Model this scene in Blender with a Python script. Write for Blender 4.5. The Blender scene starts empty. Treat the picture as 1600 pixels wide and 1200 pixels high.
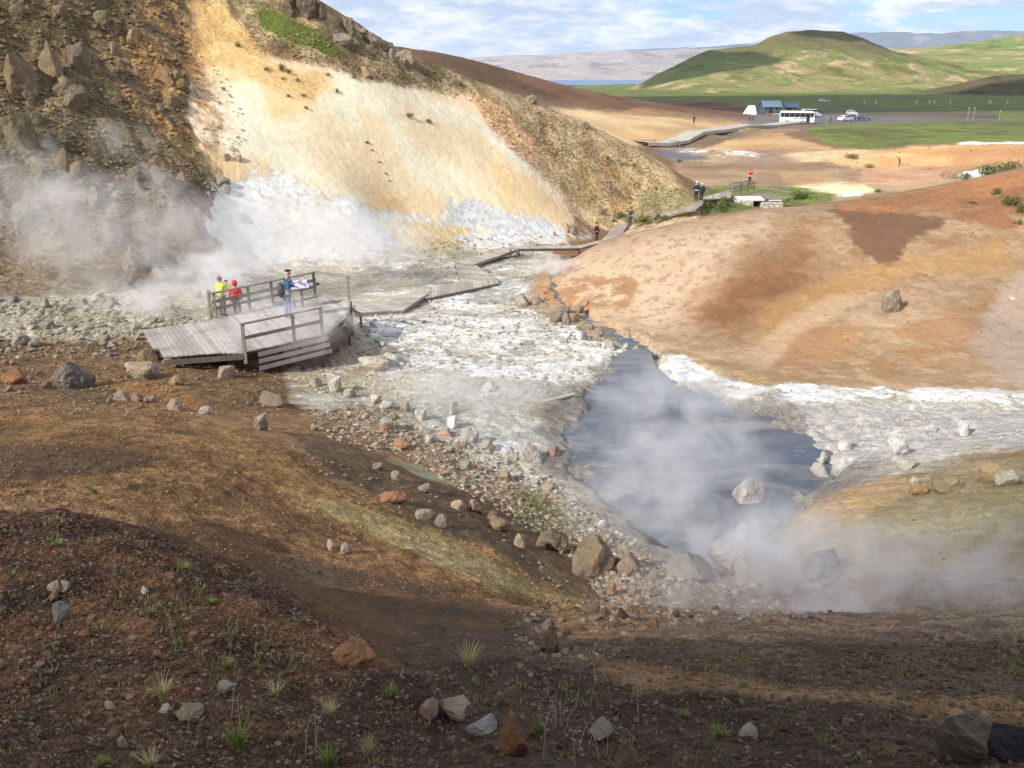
import bpy, bmesh, math, random
import numpy as np
from mathutils import Vector, Matrix, noise as mnoise
random.seed(7); RNG = np.random.default_rng(7)
sc = bpy.context.scene
COL = sc.collection
# ------------------------------------------------------------------ camera
F = 1386.0; PITCH = math.radians(19.3); CZ = 14.0
cp, sp = math.cos(PITCH), math.sin(PITCH)
cam = bpy.data.cameras.new("camera"); camo = bpy.data.objects.new("camera", cam); COL.objects.link(camo)
camo.location = (0, 0, CZ); camo.rotation_euler = (math.radians(90) - PITCH, 0, 0)
cam.sensor_width = 36; cam.lens = 36 * F / 1600; cam.clip_start = .1; cam.clip_end = 30000
sc.camera = camo
def ray(u, v):
    a = (u - 800) / F; b = (600 - v) / F
    return a, cp + b * sp, -sp + b * cp          # x, y, z
def PY(u, v, Y):
    a, y, z = ray(u, v); return (a / y * Y, Y, CZ + z / y * Y)
def PZ(u, v, zz):
    a, y, z = ray(u, v); t = (zz - CZ) / z; return (a * t, y * t, zz)
def project(x, y, z):
    dz = z - CZ
    d = y * cp - dz * sp; up = y * sp + dz * cp
    d = np.where(np.abs(d) < 1e-3, 1e-3, d)
    return 800 + F * x / d, 600 - F * up / d, d
def lin(c):
    return tuple(((v / 255) / 12.92 if v <= 10 else (((v / 255) + .055) / 1.055) ** 2.4) for v in c)
# ------------------------------------------------------------------ numpy noise
def _hash(ix, iy, seed):
    h = (ix.astype(np.int64) * 374761393 + iy.astype(np.int64) * 668265263 + seed * 1442695041) & 0x7fffffff
    h = ((h ^ (h >> 13)) * 1274126177) & 0x7fffffff
    return (h ^ (h >> 16)) & 0xffff
def pnoise(x, y, seed=0):
    ix = np.floor(x); iy = np.floor(y); fx = x - ix; fy = y - iy
    ux = fx * fx * fx * (fx * (fx * 6 - 15) + 10); uy = fy * fy * fy * (fy * (fy * 6 - 15) + 10)
    def g(i, j):
        a = _hash(ix + i, iy + j, seed) * (2 * math.pi / 65536)
        return np.cos(a) * (fx - i) + np.sin(a) * (fy - j)
    return 1.5 * ((g(0, 0) * (1 - ux) + g(1, 0) * ux) * (1 - uy) + (g(0, 1) * (1 - ux) + g(1, 1) * ux) * uy)
def fbm(x, y, octv=4, seed=0, gain=.5, lac=2.03, ridged=False):
    s = np.zeros_like(x); a = 1.0; t = 0
    for o in range(octv):
        n = pnoise(x, y, seed + o * 17)
        if ridged: n = 1 - 2 * np.abs(n)
        s += a * n; t += a; a *= gain; x = x * lac + 13.7; y = y * lac + 5.1
    return s / t
def sstep(x, a, b):
    t = np.clip((x - a) / (b - a), 0, 1); return t * t * (3 - 2 * t)
# ------------------------------------------------------------------ object helpers
def tag(o, label=None, cat=None, group=None, kind=None):
    if label: o["label"] = label
    if cat: o["category"] = cat
    if group: o["group"] = group
    if kind: o["kind"] = kind
    return o
def link(name, me, mat=None, parent=None, loc=None):
    o = bpy.data.objects.new(name, me); COL.objects.link(o)
    if mat is not None: me.materials.append(mat)
    if parent is not None: o.parent = parent
    if loc is not None: o.location = loc
    return o
def empty(name, loc, rz=0, **k):
    o = bpy.data.objects.new(name, None); COL.objects.link(o); o.location = loc; o.rotation_euler = (0, 0, rz)
    o.empty_display_size = .2
    tag(o, **k); return o
class MB:
    def __init__(s): s.v = []; s.f = []
    def add(s, vs, fs):
        n = len(s.v); s.v += [tuple(p) for p in vs]; s.f += [tuple(i + n for i in f) for f in fs]; return s
    def box(s, c, size, M=None, taper=1.0):
        x, y, z = [d / 2 for d in size]
        vs = []
        for k, (sx, sy, sz) in enumerate([(-1,-1,-1),(1,-1,-1),(1,1,-1),(-1,1,-1),(-1,-1,1),(1,-1,1),(1,1,1),(-1,1,1)]):
            t = taper if sz > 0 else 1
            p = Vector((sx * x * t, sy * y * t, sz * z))
            if M is not None: p = M @ p
            vs.append(p + Vector(c))
        return s.add(vs, [(0,3,2,1),(4,5,6,7),(0,1,5,4),(1,2,6,5),(2,3,7,6),(3,0,4,7)])
    def bar(s, a, b, w, h, up=(0, 0, 1)):            # rectangular bar from a to b
        a = Vector(a); b = Vector(b); d = (b - a); L = d.length; d.normalize()
        up = Vector(up); side = d.cross(up)
        if side.length < 1e-4: side = Vector((1, 0, 0))
        side.normalize(); u2 = side.cross(d)
        M = Matrix((d, side, u2)).transposed()
        return s.box((a + b) / 2, (L, w, h), M)
    def tube(s, pts, rad, n=8, cap=True):
        pts = [Vector(p) for p in pts]
        if not hasattr(rad, '__len__'): rad = [rad] * len(pts)
        vs = []; fs = []
        for i, p in enumerate(pts):
            d = (pts[min(i + 1, len(pts) - 1)] - pts[max(i - 1, 0)]).normalized()
            r = Vector((1, 0, 0)) if abs(d.x) < .8 else Vector((0, 1, 0))
            e1 = d.cross(r).normalized(); e2 = d.cross(e1)
            for k in range(n):
                t = 2 * math.pi * k / n
                vs.append(p + rad[i] * (e1 * math.cos(t) + e2 * math.sin(t)))
        for i in range(len(pts) - 1):
            for k in range(n):
                fs.append((i * n + k, i * n + (k + 1) % n, (i + 1) * n + (k + 1) % n, (i + 1) * n + k))
        if cap: fs.append(tuple(range(n))[::-1]); fs.append(tuple(range((len(pts) - 1) * n, len(pts) * n)))
        return s.add(vs, fs)
    def prism(s, outline, z0, z1):
        n = len(outline); vs = [(x, y, z0) for x, y in outline] + [(x, y, z1) for x, y in outline]
        fs = [tuple(range(n))[::-1], tuple(range(n, 2 * n))] + [(i, (i + 1) % n, n + (i + 1) % n, n + i) for i in range(n)]
        return s.add(vs, fs)
    def mesh(s, name, smooth=False):
        me = bpy.data.meshes.new(name); me.from_pydata(s.v, [], s.f); me.update()
        if smooth:
            me.polygons.foreach_set('use_smooth', [True] * len(me.polygons))
        return me
    def build(s, name, mat, parent=None, smooth=False, bevel=0):
        o = link(name, s.mesh(name, smooth), mat, parent)
        if bevel:
            m = o.modifiers.new('bevel', 'BEVEL'); m.width = bevel; m.segments = 2; m.limit_method = 'ANGLE'
        return o
def mesh_np(name, V, Fq, smooth=True):
    me = bpy.data.meshes.new(name); n = Fq.shape[1]
    me.vertices.add(len(V)); me.vertices.foreach_set('co', V.astype(np.float32).ravel())
    me.loops.add(Fq.size); me.loops.foreach_set('vertex_index', Fq.astype(np.int32).ravel())
    me.polygons.add(len(Fq)); me.polygons.foreach_set('loop_start', np.arange(0, Fq.size, n, dtype=np.int32))
    me.polygons.foreach_set('loop_total', np.full(len(Fq), n, dtype=np.int32))
    me.polygons.foreach_set('use_smooth', np.full(len(Fq), smooth, dtype=bool))
    me.update(calc_edges=True); me.validate(); return me
def vattr(me, name, arr4):
    a = me.color_attributes.new(name, 'FLOAT_COLOR', 'POINT'); a.data.foreach_set('color', arr4.astype(np.float32).ravel())
# ------------------------------------------------------------------ node helpers
class NT:
    def __init__(s, name):
        s.m = bpy.data.materials.new(name); s.m.use_nodes = True; s.n = s.m.node_tree.nodes; s.l = s.m.node_tree.links
        s.b = s.n['Principled BSDF']; s.out = s.n['Material Output']
    def new(s, t, **k):
        n = s.n.new(t)
        for a, v in k.items(): setattr(n, a, v)
        return n
    def set(s, node, inp, v):
        sock = node.inputs[inp]
        if isinstance(v, bpy.types.NodeSocket): s.l.new(v, sock)
        else: sock.default_value = v
    def math(s, op, a, b=0.0, clamp=False, c=None):
        n = s.new('ShaderNodeMath', operation=op, use_clamp=clamp); s.set(n, 0, a); s.set(n, 1, b)
        if c is not None: s.set(n, 2, c)
        return n.outputs[0]
    def mix(s, fac, a, b, mode='MIX'):
        n = s.new('ShaderNodeMix', data_type='RGBA', blend_type=mode); n.clamp_factor = True
        s.set(n, 0, fac); s.set(n, 6, a if isinstance(a, bpy.types.NodeSocket) else (*a[:3], 1)); s.set(n, 7, b if isinstance(b, bpy.types.NodeSocket) else (*b[:3], 1))
        return n.outputs[2]
    def noise(s, vec, scale, detail=4, rough=.55, dist=0, out=0):
        n = s.new('ShaderNodeTexNoise'); s.l.new(vec, n.inputs['Vector']); n.inputs['Scale'].default_value = scale
        n.inputs['Detail'].default_value = detail; n.inputs['Roughness'].default_value = rough; n.inputs['Distortion'].default_value = dist
        return n.outputs[out]
    def ramp(s, x, a, b, lo=0.0, hi=1.0):
        n = s.new('ShaderNodeMapRange', interpolation_type='SMOOTHSTEP'); s.set(n, 0, x); s.set(n, 1, a); s.set(n, 2, b); s.set(n, 3, lo); s.set(n, 4, hi)
        return n.outputs[0]
    def scale(s, col, f):
        n = s.new('ShaderNodeVectorMath', operation='SCALE'); s.l.new(col, n.inputs[0]); s.set(n, 'Scale', f); return n.outputs[0]
    def bump(s, h, strength=.5, dist=.05, normal=None):
        n = s.new('ShaderNodeBump'); s.set(n, 'Height', h); n.inputs['Strength'].default_value = strength; n.inputs['Distance'].default_value = dist
        if normal is not None: s.l.new(normal, n.inputs['Normal'])
        return n.outputs[0]
    def obj(s):
        return s.new('ShaderNodeTexCoord').outputs['Object']
    def geo(s):
        return s.new('ShaderNodeNewGeometry').outputs['Position']
def simple(name, srgb, rough=.7, metal=0, var=.12, scale=20, bump=0, stretch=None):
    t = NT(name); c = lin(srgb); v = t.obj()
    if stretch:
        mp = t.new('ShaderNodeMapping'); t.l.new(v, mp.inputs[0]); mp.inputs['Scale'].default_value = stretch; v = mp.outputs[0]
    n = t.noise(v, scale, 5)
    f = t.ramp(n, .25, .75, 1 - var * 1.6, 1 + var)
    base = t.new('ShaderNodeRGB'); base.outputs[0].default_value = (*c, 1)
    t.set(t.b, 'Base Color', t.scale(base.outputs[0], f)); t.b.inputs['Roughness'].default_value = rough; t.b.inputs['Metallic'].default_value = metal
    if bump: t.set(t.b, 'Normal', t.bump(n, .6, bump))
    return t.m

# ------------------------------------------------------------------ terrain control points
CPT = []   # (theta, ln r, z)
def cY(*pts):
    for u, v, Y in pts:
        x, y, z = PY(u, v, Y); CPT.append((math.atan2(x, y), math.log(math.hypot(x, y)), z))
def cZ(*pts):
    for u, v, z in pts:
        x, y, z = PZ(u, v, z); CPT.append((math.atan2(x, y), math.log(math.hypot(x, y)), z))
def cR(*pts):
    for th, r, z in pts: CPT.append((math.radians(th), math.log(r), z))
# foreground bank
cY((0,1200,2.6),(400,1200,2.8),(800,1200,3.0),(1200,1200,3.0),(1600,1200,2.9),
   (0,1000,4.2),(300,1000,4.4),(0,800,6.6),(180,815,6.9),(400,905,6.0),(540,1000,5.1),(610,1065,4.3),
   (800,1100,4.2),(1000,1060,4.9),(1300,1080,4.6),(1600,1100,4.3),
   (850,1010,6.3),(1000,1002,6.4),(1150,993,6.7),(1300,990,6.8),(1450,988,6.8),(1600,985,6.8),(1750,985,6.8),
   (-200,1000,4.0),(-200,820,6.2),(-200,1200,2.6),(1800,1200,2.8))
# gully behind the left bank
cY((250,850,9.3),(380,890,9.2),(500,930,8.9),(650,965,8.2),(760,985,7.6),(300,810,10.2),(450,870,10.6),(600,900,10.4),(700,940,9.7),(820,975,8.7),(930,950,10.5))
# ochre ridge A and its face
cY((-200,640,19.5),(0,640,20),(120,640,19.8),(250,642,19.5),(0,690,15.5),(250,715,14.3),(0,730,12.6),(100,780,10.2),(250,785,11.3),
   (380,680,18),(450,702,17),(450,800,12.7),(530,745,16.2),(600,780,14.8),(600,850,11.9),(700,815,14.4),(780,860,13.4),(750,900,11.6),(850,915,12.8),(900,900,13.8),(870,955,11.0))
# dark hollow behind ridge A, second little ridge
cY((500,665,21.6),(560,700,20.2),(640,745,18.6),(720,785,17.4),(800,820,16.6),(850,840,16.2),(650,715,21.0),(760,765,19.2))
cZ((430,640,4.9),(600,655,4.35),(700,700,4.2),(850,770,4.05),(900,800,4.0),(950,835,4.0))
# left ground near the platform
cY((0,560,29),(200,582,28),(100,615,23),(300,600,25.5),(0,500,36),(200,500,36),(100,540,32),(300,560,31),(-200,560,28),(-200,620,21))
cZ((345,485,4.15),(372,486,4.15))
cZ((0,470,4.4),(150,460,4.1),(250,450,3.9),(330,520,3.9),(430,560,3.8),(520,545,3.6),(560,500,3.3),(420,620,4.6))
# valley floor
cZ((600,560,3.7),(600,500,3.3),(650,450,2.75),(740,420,2.4),(800,500,3.4),(800,600,3.9),(800,550,3.6),(900,560,3.8),(950,600,3.85),(1000,545,3.8),(1100,600,3.85),
   (1300,640,3.95),(1500,655,4.05),(1600,655,4.2),(1750,660,4.4),(1050,700,3.85),(1200,700,3.85),(1000,780,3.9),(1100,840,3.9),(1200,790,3.95),(1330,700,3.95),
   (1450,680,4.1),(870,440,2.5),(850,400,1.7),(780,400,1.9),(620,400,2.5),(700,650,3.95),(1040,850,4.1))
# near-right bank and hollow
cY((1600,692,21),(1750,670,21),(1500,728,19),(1400,755,18.4),(1300,790,17.6),(1230,815,17),(1600,790,15),(1600,900,12.2),(1750,900,12),(1500,800,15.6),(1450,860,14),(1350,850,15),
   (1250,880,14.6),(1150,900,14.4),(1100,950,11.5),(1050,900,13.8),(1000,940,11.8),(1300,940,12),(1450,955,10.8),(1600,965,10.2),(960,880,15.2))
cY((1100,978,8.4),(1300,975,8.3),(1500,972,8.2))
# mound: foot, flank, crest, back
cZ((1040,548,3.8),(1130,580,3.85),(1250,600,3.9),(1400,612,4.0),(1600,610,4.2),(1750,610,4.5),(960,512,3.55),(900,488,3.3),(850,475,3.0))
cY((840,452,46),(870,414,50),(905,391,51),(960,374,50),(1000,364,49),(1100,350,48),(1160,342,48),(1215,337,48),(1250,330,49),(1300,322,50),(1420,300,53),(1500,284,55),(1600,262,57),(1750,230,58),
   (950,450,43),(1050,450,41.5),(1150,420,42),(1150,500,37),(1300,450,39.5),(1300,540,34),(1420,400,42),(1500,500,35),(1600,400,41),(1600,520,34.5),(1750,450,37),(1250,380,44.5),(1000,500,39),(1400,520,34.5))
cR((5.5,57,3.2),(9,58,4.2),(13,60,4.6),(17,62,5.0),(21,66,5.6),(26,70,6.2),(31,72,7))
cR((3.2,62,1.2),(8,68,1.6),(13,76,2.2),(18,82,2.4),(24,90,2.8),(30,95,3.5))
# left hillside foot, face, crest
cZ((320,440,3.6),(400,400,3.1),(500,400,2.8),(620,385,2.4),(720,375,2.0),(870,378,1.0),(930,381,.4),(980,350,1.0))
cY((0,430,43),(0,300,48),(0,150,54),(0,0,60),(-200,430,40),(-200,200,48),(-200,0,54),(0,-150,68),(150,380,47),(150,200,56),(150,0,65),(300,330,54),(300,200,61),(300,60,69),(300,-60,78),
   (420,300,60),(420,150,68),(420,30,74),(440,-30,80),(550,300,63),(550,180,71),(480,2,77),(520,26,78),(560,50,79),(600,72,80),(640,95,81),
   (700,330,68),(700,220,75),(680,120,82),(740,130,84),(790,147,86),(850,168,88),(900,188,90),(950,210,91),(1000,238,91),(1040,268,90),(1065,292,88),
   (820,330,74),(820,250,79),(900,330,80),(900,250,84),(980,300,86))
# back of the left ridge
cR((-12,95,14.5),(-8,97,12),(-4,99,9),(0,101,6),(4,104,3.5),(8,106,1.8),(-20,95,22),(-30,90,25))
cR((-14,140,13),(-8,135,8),(-2,140,5.5),(4,140,3.6),(-30,150,26),(-20,150,20))
# brown ridge behind and pale sand
cY((600,77,215),(650,80,220),(700,86,225),(760,100,235),(810,116,245),(870,134,258),(930,146,270),(1000,156,280),(1080,168,285),(1150,178,280))
cY((880,190,160),(950,200,160),(1000,205,160),(1000,190,190),(1050,190,190),(1100,185,220),(900,170,200))
cR((-30,260,34),(-22,300,26),(-9,330,10),(-3,350,4),(3,370,1.5))
cY((1000,239,163),(1060,227,170),(1120,213,189),(1180,205,211),(1060,237,157),(1120,228,172),(1020,246,155))
cY((1030,232,165),(1100,210,178),(1180,198,205),(1100,228,158),(1200,225,165))
# flats beyond the mound
cZ((1088,314,2.6),(1140,306,2.2),(1130,330,1.4),(1190,322,.7),(1230,300,1.5),(1300,295,1.3),(1170,290,1.1),(1400,275,1.2),(1100,270,1.0),(1100,250,1.0),(1200,250,1.1),(1350,300,1.4),(1250,275,1.0),(1500,268,1.6))
cY((1300,240,140),(1400,238,142),(1500,232,142),(1600,232,135),(1350,228,160),(1450,222,158),(1530,219,155),(1600,219,155),(1750,215,150))
cY((1280,210,175),(1400,205,180),(1500,205,182),(1600,205,180),(1300,197,200),(1450,195,205),(1600,192,210))
cZ((1180,186,2.1),(1250,194,2.0),(1300,191,2.1),(1400,190,2.2),(1550,188,2.3),(1200,180,2.3),(1400,180,2.3),(1500,175,2.4),(1700,185,2.3))
cR((6,420,2),(14,420,2.2),(22,420,2.3),(32,420,2.5),(4,700,1.5),(14,700,2),(24,700,3),(33,700,4),(6,1500,0),(20,1500,0),(33,1500,4))
cR((-25,700,30),(-15,700,0),(-8,700,-2),(-5,1400,-12),(0,1500,-10),(-30,1500,0))
for th in (-30,-15,0,15,30): cR((th,2700,-26),(th,5000,-34),(th,12000,-20))
# sides and behind (out of the picture)
for r, z in ((1.2,12.35),(2,12.2)):
    for th in (-30,-10,10,30): cR((th,r,z))
cR((-60,3,12.1),(60,3,12.0),(-60,7,10.4),(60,7,9.5),(-60,15,8.6),(60,15,7.2),(-55,35,8),(55,35,7),(-55,80,30),(55,80,10),(-55,250,50),(55,250,8),(-55,800,40),(55,800,6),
   (-100,3,12.6),(100,3,12.4),(-100,9,12.2),(100,9,11.6),(-100,25,15),(100,25,13),(-100,80,34),(100,80,20),(-100,400,60),(100,400,20),
   (-150,3,13.0),(150,3,12.9),(-150,9,15.4),(150,9,15),(-150,25,22),(150,25,22),(-150,80,38),(150,80,36),(-150,400,50),(150,400,45),
   (180,3,13.0),(180,9,15.2),(180,25,22),(180,80,38),(180,400,50),(-100,3000,20),(100,3000,10),(180,3000,20),(60,3000,0),(-60,3000,0),(-60,12000,0),(60,12000,0),(120,12000,0),(-120,12000,0),(180,12000,0))
CP = np.array(CPT)
# the surface wraps round behind the camera: repeat the rear points on both sides of the seam
rear = CP[np.abs(CP[:, 0]) > 1.4]
wrap = rear.copy(); wrap[:, 0] -= np.sign(wrap[:, 0]) * 2 * math.pi
CPW = np.vstack([CP, wrap])
def tps_fit(P, lam=2e-3):
    n = len(P); d2 = (P[:, None, 0] - P[None, :, 0]) ** 2 + (P[:, None, 1] - P[None, :, 1]) ** 2
    K = np.where(d2 > 0, d2 * np.log(d2 + 1e-20), 0) ; K[np.arange(n), np.arange(n)] += lam
    Q = np.hstack([np.ones((n, 1)), P[:, :2]])
    A = np.zeros((n + 3, n + 3)); A[:n, :n] = K; A[:n, n:] = Q; A[n:, :n] = Q.T
    w = np.linalg.solve(A, np.concatenate([P[:, 2], [0, 0, 0]])); return w
# heights are fitted divided by distance, so that an error is the same size in the picture near and far
rr = np.exp(CPW[:, 1]); sc_h = rr ** .6
PF = CPW.copy(); PF[:, 2] = (CPW[:, 2] - 3.0) / sc_h
W = tps_fit(PF)
def tps(th, lr):
    out = W[-3] + W[-2] * th + W[-1] * lr
    for i in range(len(PF)):
        d2 = (th - PF[i, 0]) ** 2 + (lr - PF[i, 1]) ** 2
        out += W[i] * d2 * np.log(d2 + 1e-20)
    return out * np.exp(.6 * lr) + 3.0
# grid
D2R = math.pi / 180
FR = 37.0
TH = np.concatenate([np.linspace(-180, -60, 41)[:-1], np.linspace(-60, -FR, 24)[:-1], np.linspace(-FR, FR, 741), np.linspace(FR, 60, 24)[1:], np.linspace(60, 180, 41)[1:]]) * D2R
def seg(a, b, s): return np.arange(math.log(a), math.log(b), s)
LR = np.concatenate([seg(.35, 1.6, .05), seg(1.6, 3, .008), seg(3, 110, .003), seg(110, 420, .005), seg(420, 12000, .04)])
nt, nr = len(TH), len(LR)
cth = np.unique(np.concatenate([TH[::6], TH[-1:]])); clr = np.unique(np.concatenate([LR[::8], LR[-1:]]))
gz = tps(*[g.copy() for g in np.meshgrid(cth, clr, indexing='ij')])
def interp_axis(src, xs, xq, axis):        # cubic (Catmull-Rom) along one axis
    i = np.clip(np.searchsorted(xs, xq) - 1, 0, len(xs) - 2)
    t = (xq - xs[i]) / (xs[i + 1] - xs[i]); A = np.moveaxis(src, axis, 0)
    i0 = np.clip(i - 1, 0, None); i3 = np.clip(i + 2, None, len(xs) - 1)
    m1 = (A[i + 1] - A[i0]).T / np.maximum(xs[i + 1] - xs[i0], 1e-9) * (xs[i + 1] - xs[i])
    m2 = (A[i3] - A[i]).T / np.maximum(xs[i3] - xs[i], 1e-9) * (xs[i + 1] - xs[i])
    a = A[i].T; b = A[i + 1].T
    r = (2*t**3 - 3*t**2 + 1) * a + (t**3 - 2*t**2 + t) * m1 + (-2*t**3 + 3*t**2) * b + (t**3 - t**2) * m2
    return np.moveaxis(r.T, 0, axis)
Z0 = interp_axis(interp_axis(gz, cth, TH, 0), clr, LR, 1)
T2, L2 = np.meshgrid(TH, LR, indexing='ij'); R2 = np.exp(L2)
X = R2 * np.sin(T2); Y = R2 * np.cos(T2)
# ------------------------------------------------------------------ paint: colours and surface kinds, laid on the ground in map position
U, V, Dp = project(X, Y, Z0)
bad = Dp < .3; U[bad] = -9999; V[bad] = 9999
jx = fbm(X * .35, Y * .35, 4, 3); jy = fbm(X * .35, Y * .35, 4, 9)
jx2 = fbm(X * 1.6, Y * 1.6, 4, 13); jy2 = fbm(X * 1.6, Y * 1.6, 4, 19)
def pdist(u, v, P):
    P = np.array(P, float); n = len(P); d = np.full(u.shape, 1e9); ins = np.zeros(u.shape, bool)
    for i in range(n):
        ax, ay = P[i]; bx, by = P[(i + 1) % n]
        ex, ey = bx - ax, by - ay
        t = np.clip(((u - ax) * ex + (v - ay) * ey) / (ex * ex + ey * ey + 1e-9), 0, 1)
        d = np.minimum(d, np.hypot(u - ax - t * ex, v - ay - t * ey))
        c = ((ay > v) != (by > v)) & (u < (bx - ax) * (v - ay) / ((by - ay) if by != ay else 1e-9) + ax)
        ins ^= c
    return np.where(ins, d, -d)
CH = {k: np.zeros(X.shape, np.float32) for k in ('crust', 'grass', 'grit', 'rough', 'rill', 'wet')}
C3 = np.zeros(X.shape + (3,), np.float32)
C3[:] = lin((140, 108, 74))
CH['grit'][:] = .5; CH['rough'][:] = .25
def paint(col, pts, soft=14, rng=(0, 1e9), op=1.0, col2=None, ns=.15, pat=None, jit=10, **ch):
    pts = [(u + 1000 if u >= 1700 else u - 800 if u <= -190 else u, v) for u, v in pts]       # regions that leave the picture run on beyond it
    P = np.array(pts, float); m0 = soft + jit * 2 + 4
    sel = (U > P[:, 0].min() - m0) & (U < P[:, 0].max() + m0) & (V > P[:, 1].min() - m0) & (V < P[:, 1].max() + m0) & (R2 >= rng[0]) & (R2 <= rng[1])
    if not sel.any(): return
    x = X[sel]; y = Y[sel]
    u = U[sel] + jit * (jx[sel] * 1.5 + jx2[sel]); v = V[sel] + jit * .6 * (jy[sel] * 1.5 + jy2[sel])
    m = sstep(pdist(u, v, pts), -soft / 2, soft / 2) * op
    if pat:
        s, thr = pat[:2]; w = pat[2] if len(pat) > 2 else .08; an = pat[3] if len(pat) > 3 else 1
        m *= sstep(fbm(x * s * an, y * s, 6, 31, .62), thr - w, thr + w)
    if col is not None:
        c = np.array(lin(col))
        if col2 is not None:
            k = sstep(fbm(x * ns, y * ns, 5, 47), -.28, .28)[:, None]
            c = c * (1 - k) + np.array(lin(col2)) * k
        C3[sel] = C3[sel] * (1 - m[:, None]) + c * m[:, None]
    for k, val in ch.items(): CH[k][sel] = CH[k][sel] * (1 - m) + val * m
# --- far plain
paint((104,104,72), [(900,120),(1800,120),(1800,215),(900,215)], 10, (190, 12000), grass=.7, grit=.15, rough=.05, jit=3)
paint((110,106,76), [(-900,60),(2600,60),(2600,185),(-900,185)], 4, (420, 12000), grass=.7, grit=.1, rough=.0, jit=1)
paint((150,160,90), [(950,143),(1800,140),(1800,152),(950,153)], 4, (400, 2000), grass=.9, jit=1)
# lake-side ochre grass
paint((178,160,110), [(900,131),(1010,131),(1010,138),(900,138)], 3, (900, 12000), jit=1)
# car park gravel and road
paint((118,112,108), [(1075,178),(1160,176),(1260,176),(1420,183),(1560,186),(1560,189),(1420,192),(1280,196),(1190,194),(1110,186)], 5, (170, 420), grass=0, grit=.3, rough=0, jit=3, op=.95)
paint((108,90,72), [(1250,172),(1420,172),(1560,178),(1560,186),(1400,182),(1290,179)], 6, (200, 500), col2=(92,88,66), ns=.05, jit=3, grass=.15)
# green band right
paint((116,110,70), [(1262,204),(1300,197),(1400,193),(1480,190),(1600,186),(1800,184),(1800,222),(1600,219),(1500,221),(1440,224),(1360,234),(1300,226),(1268,214)], 6, (120, 260), grass=.9, grit=.1, rough=.25, jit=4)
paint((128,104,80), [(1200,192),(1270,196),(1262,214),(1240,214),(1190,204)], 6, (120, 260), grass=.3, jit=4)
# brown ridge
paint((128,94,68), [(590,70),(700,70),(830,100),(960,138),(1180,168),(1180,186),(1080,180),(960,178),(840,170),(720,135),(600,90)], 8, (110, 420), col2=(104,78,54), ns=.05, grit=.35, rough=.5, grass=.12, jit=6)
paint((152,120,100), [(780,140),(900,165),(1000,178),(1080,176),(1080,186),(980,186),(850,176)], 8, (110, 420), op=.5, jit=5)
# pale sand behind the spur
paint((214,184,138), [(800,168),(900,170),(1010,182),(1090,185),(1150,190),(1190,200),(1100,210),(1040,222),(990,228),(930,205),(850,190)], 6, (110, 300), col2=(196,160,112), ns=.06, grit=.1, rough=.1, grass=0, jit=5)
paint((186,142,100), [(1000,168),(1100,180),(1180,192),(1120,192),(1040,184),(960,176)], 6, (110, 400), op=.7, jit=5)
paint(None, [(1080,206),(1150,196),(1160,204),(1100,212)], 4, (110, 300), crust=.75, jit=3)
paint((128,106,88), [(1030,232),(1110,214),(1200,200),(1250,198),(1250,206),(1190,212),(1120,226),(1060,238)], 4, (110, 260), col2=(150,126,98), ns=.1, jit=3, grass=.1)
paint((214,178,128), [(1100,232),(1150,216),(1220,208),(1300,232),(1260,236),(1160,236)], 6, (100, 260), col2=(190,146,96), ns=.08, jit=4, grit=.15)
# flats
paint((178,154,118), [(1040,240),(1200,232),(1260,234),(1360,234),(1600,222),(1800,214),(1800,300),(1500,290),(1300,316),(1100,300),(1060,270)], 6, (62, 230), col2=(150,122,94), ns=.07, grit=.25, rough=.12, grass=0, jit=5)
paint((138,104,78), [(1050,258),(1150,254),(1270,256),(1340,262),(1260,270),(1120,266)], 6, (62, 230), op=.7, jit=5)
paint((222,196,150), [(1215,242),(1290,236),(1380,232),(1330,246),(1260,256),(1230,254)], 8, (62, 230), jit=5)
paint((160,132,112), [(1150,236),(1220,236),(1250,256),(1180,262),(1120,250)], 10, (62, 230), op=.7, jit=5)
paint((120,118,118), [(1020,234),(1080,238),(1110,246),(1060,250),(1030,244)], 5, (62, 260), wet=.6, jit=3)
paint(None, [(1050,232),(1130,230),(1200,240),(1190,248),(1120,246),(1060,240)], 5, (62, 260), crust=.6, jit=4)
paint((222,182,128), [(1330,242),(1420,230),(1520,224),(1600,222),(1600,250),(1520,256),(1420,262),(1330,262),(1290,252)], 8, (62, 230), col2=(204,152,94), ns=.09, rill=.8, jit=6, grit=.1)
paint((190,142,96), [(1480,232),(1600,226),(1700,226),(1700,262),(1560,258),(1490,262)], 10, (62, 230), op=.8, jit=6)
paint(None, [(1490,221),(1600,219),(1750,214),(1750,223),(1600,224),(1500,226)], 4, (62, 230), crust=.95, op=1, jit=2)
paint((186,140,108), [(1350,262),(1450,258),(1520,262),(1490,280),(1400,292),(1340,288)], 8, (62, 230), op=.8, col2=(206,164,128), jit=6)
paint(None, [(1490,272),(1530,262),(1560,262),(1530,276),(1500,280)], 5, (56, 180), crust=.85, jit=3)
paint((232,214,170), [(1225,292),(1290,284),(1350,288),(1370,300),(1320,306),(1270,304)], 6, (62, 200), crust=.35, jit=4)
paint(None, [(1310,300),(1345,298),(1350,306),(1320,308)], 3, (62, 200), crust=1, jit=2)
paint((186,146,104), [(1215,272),(1290,276),(1330,284),(1280,290),(1225,286)], 6, (62, 200), op=.7, jit=4)
paint((120,124,66), [(1090,296),(1140,290),(1240,292),(1310,304),(1290,318),(1210,322),(1110,340),(1085,320)], 10, (58, 140), grass=.75, rough=.3, jit=6, grit=.3)
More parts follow.
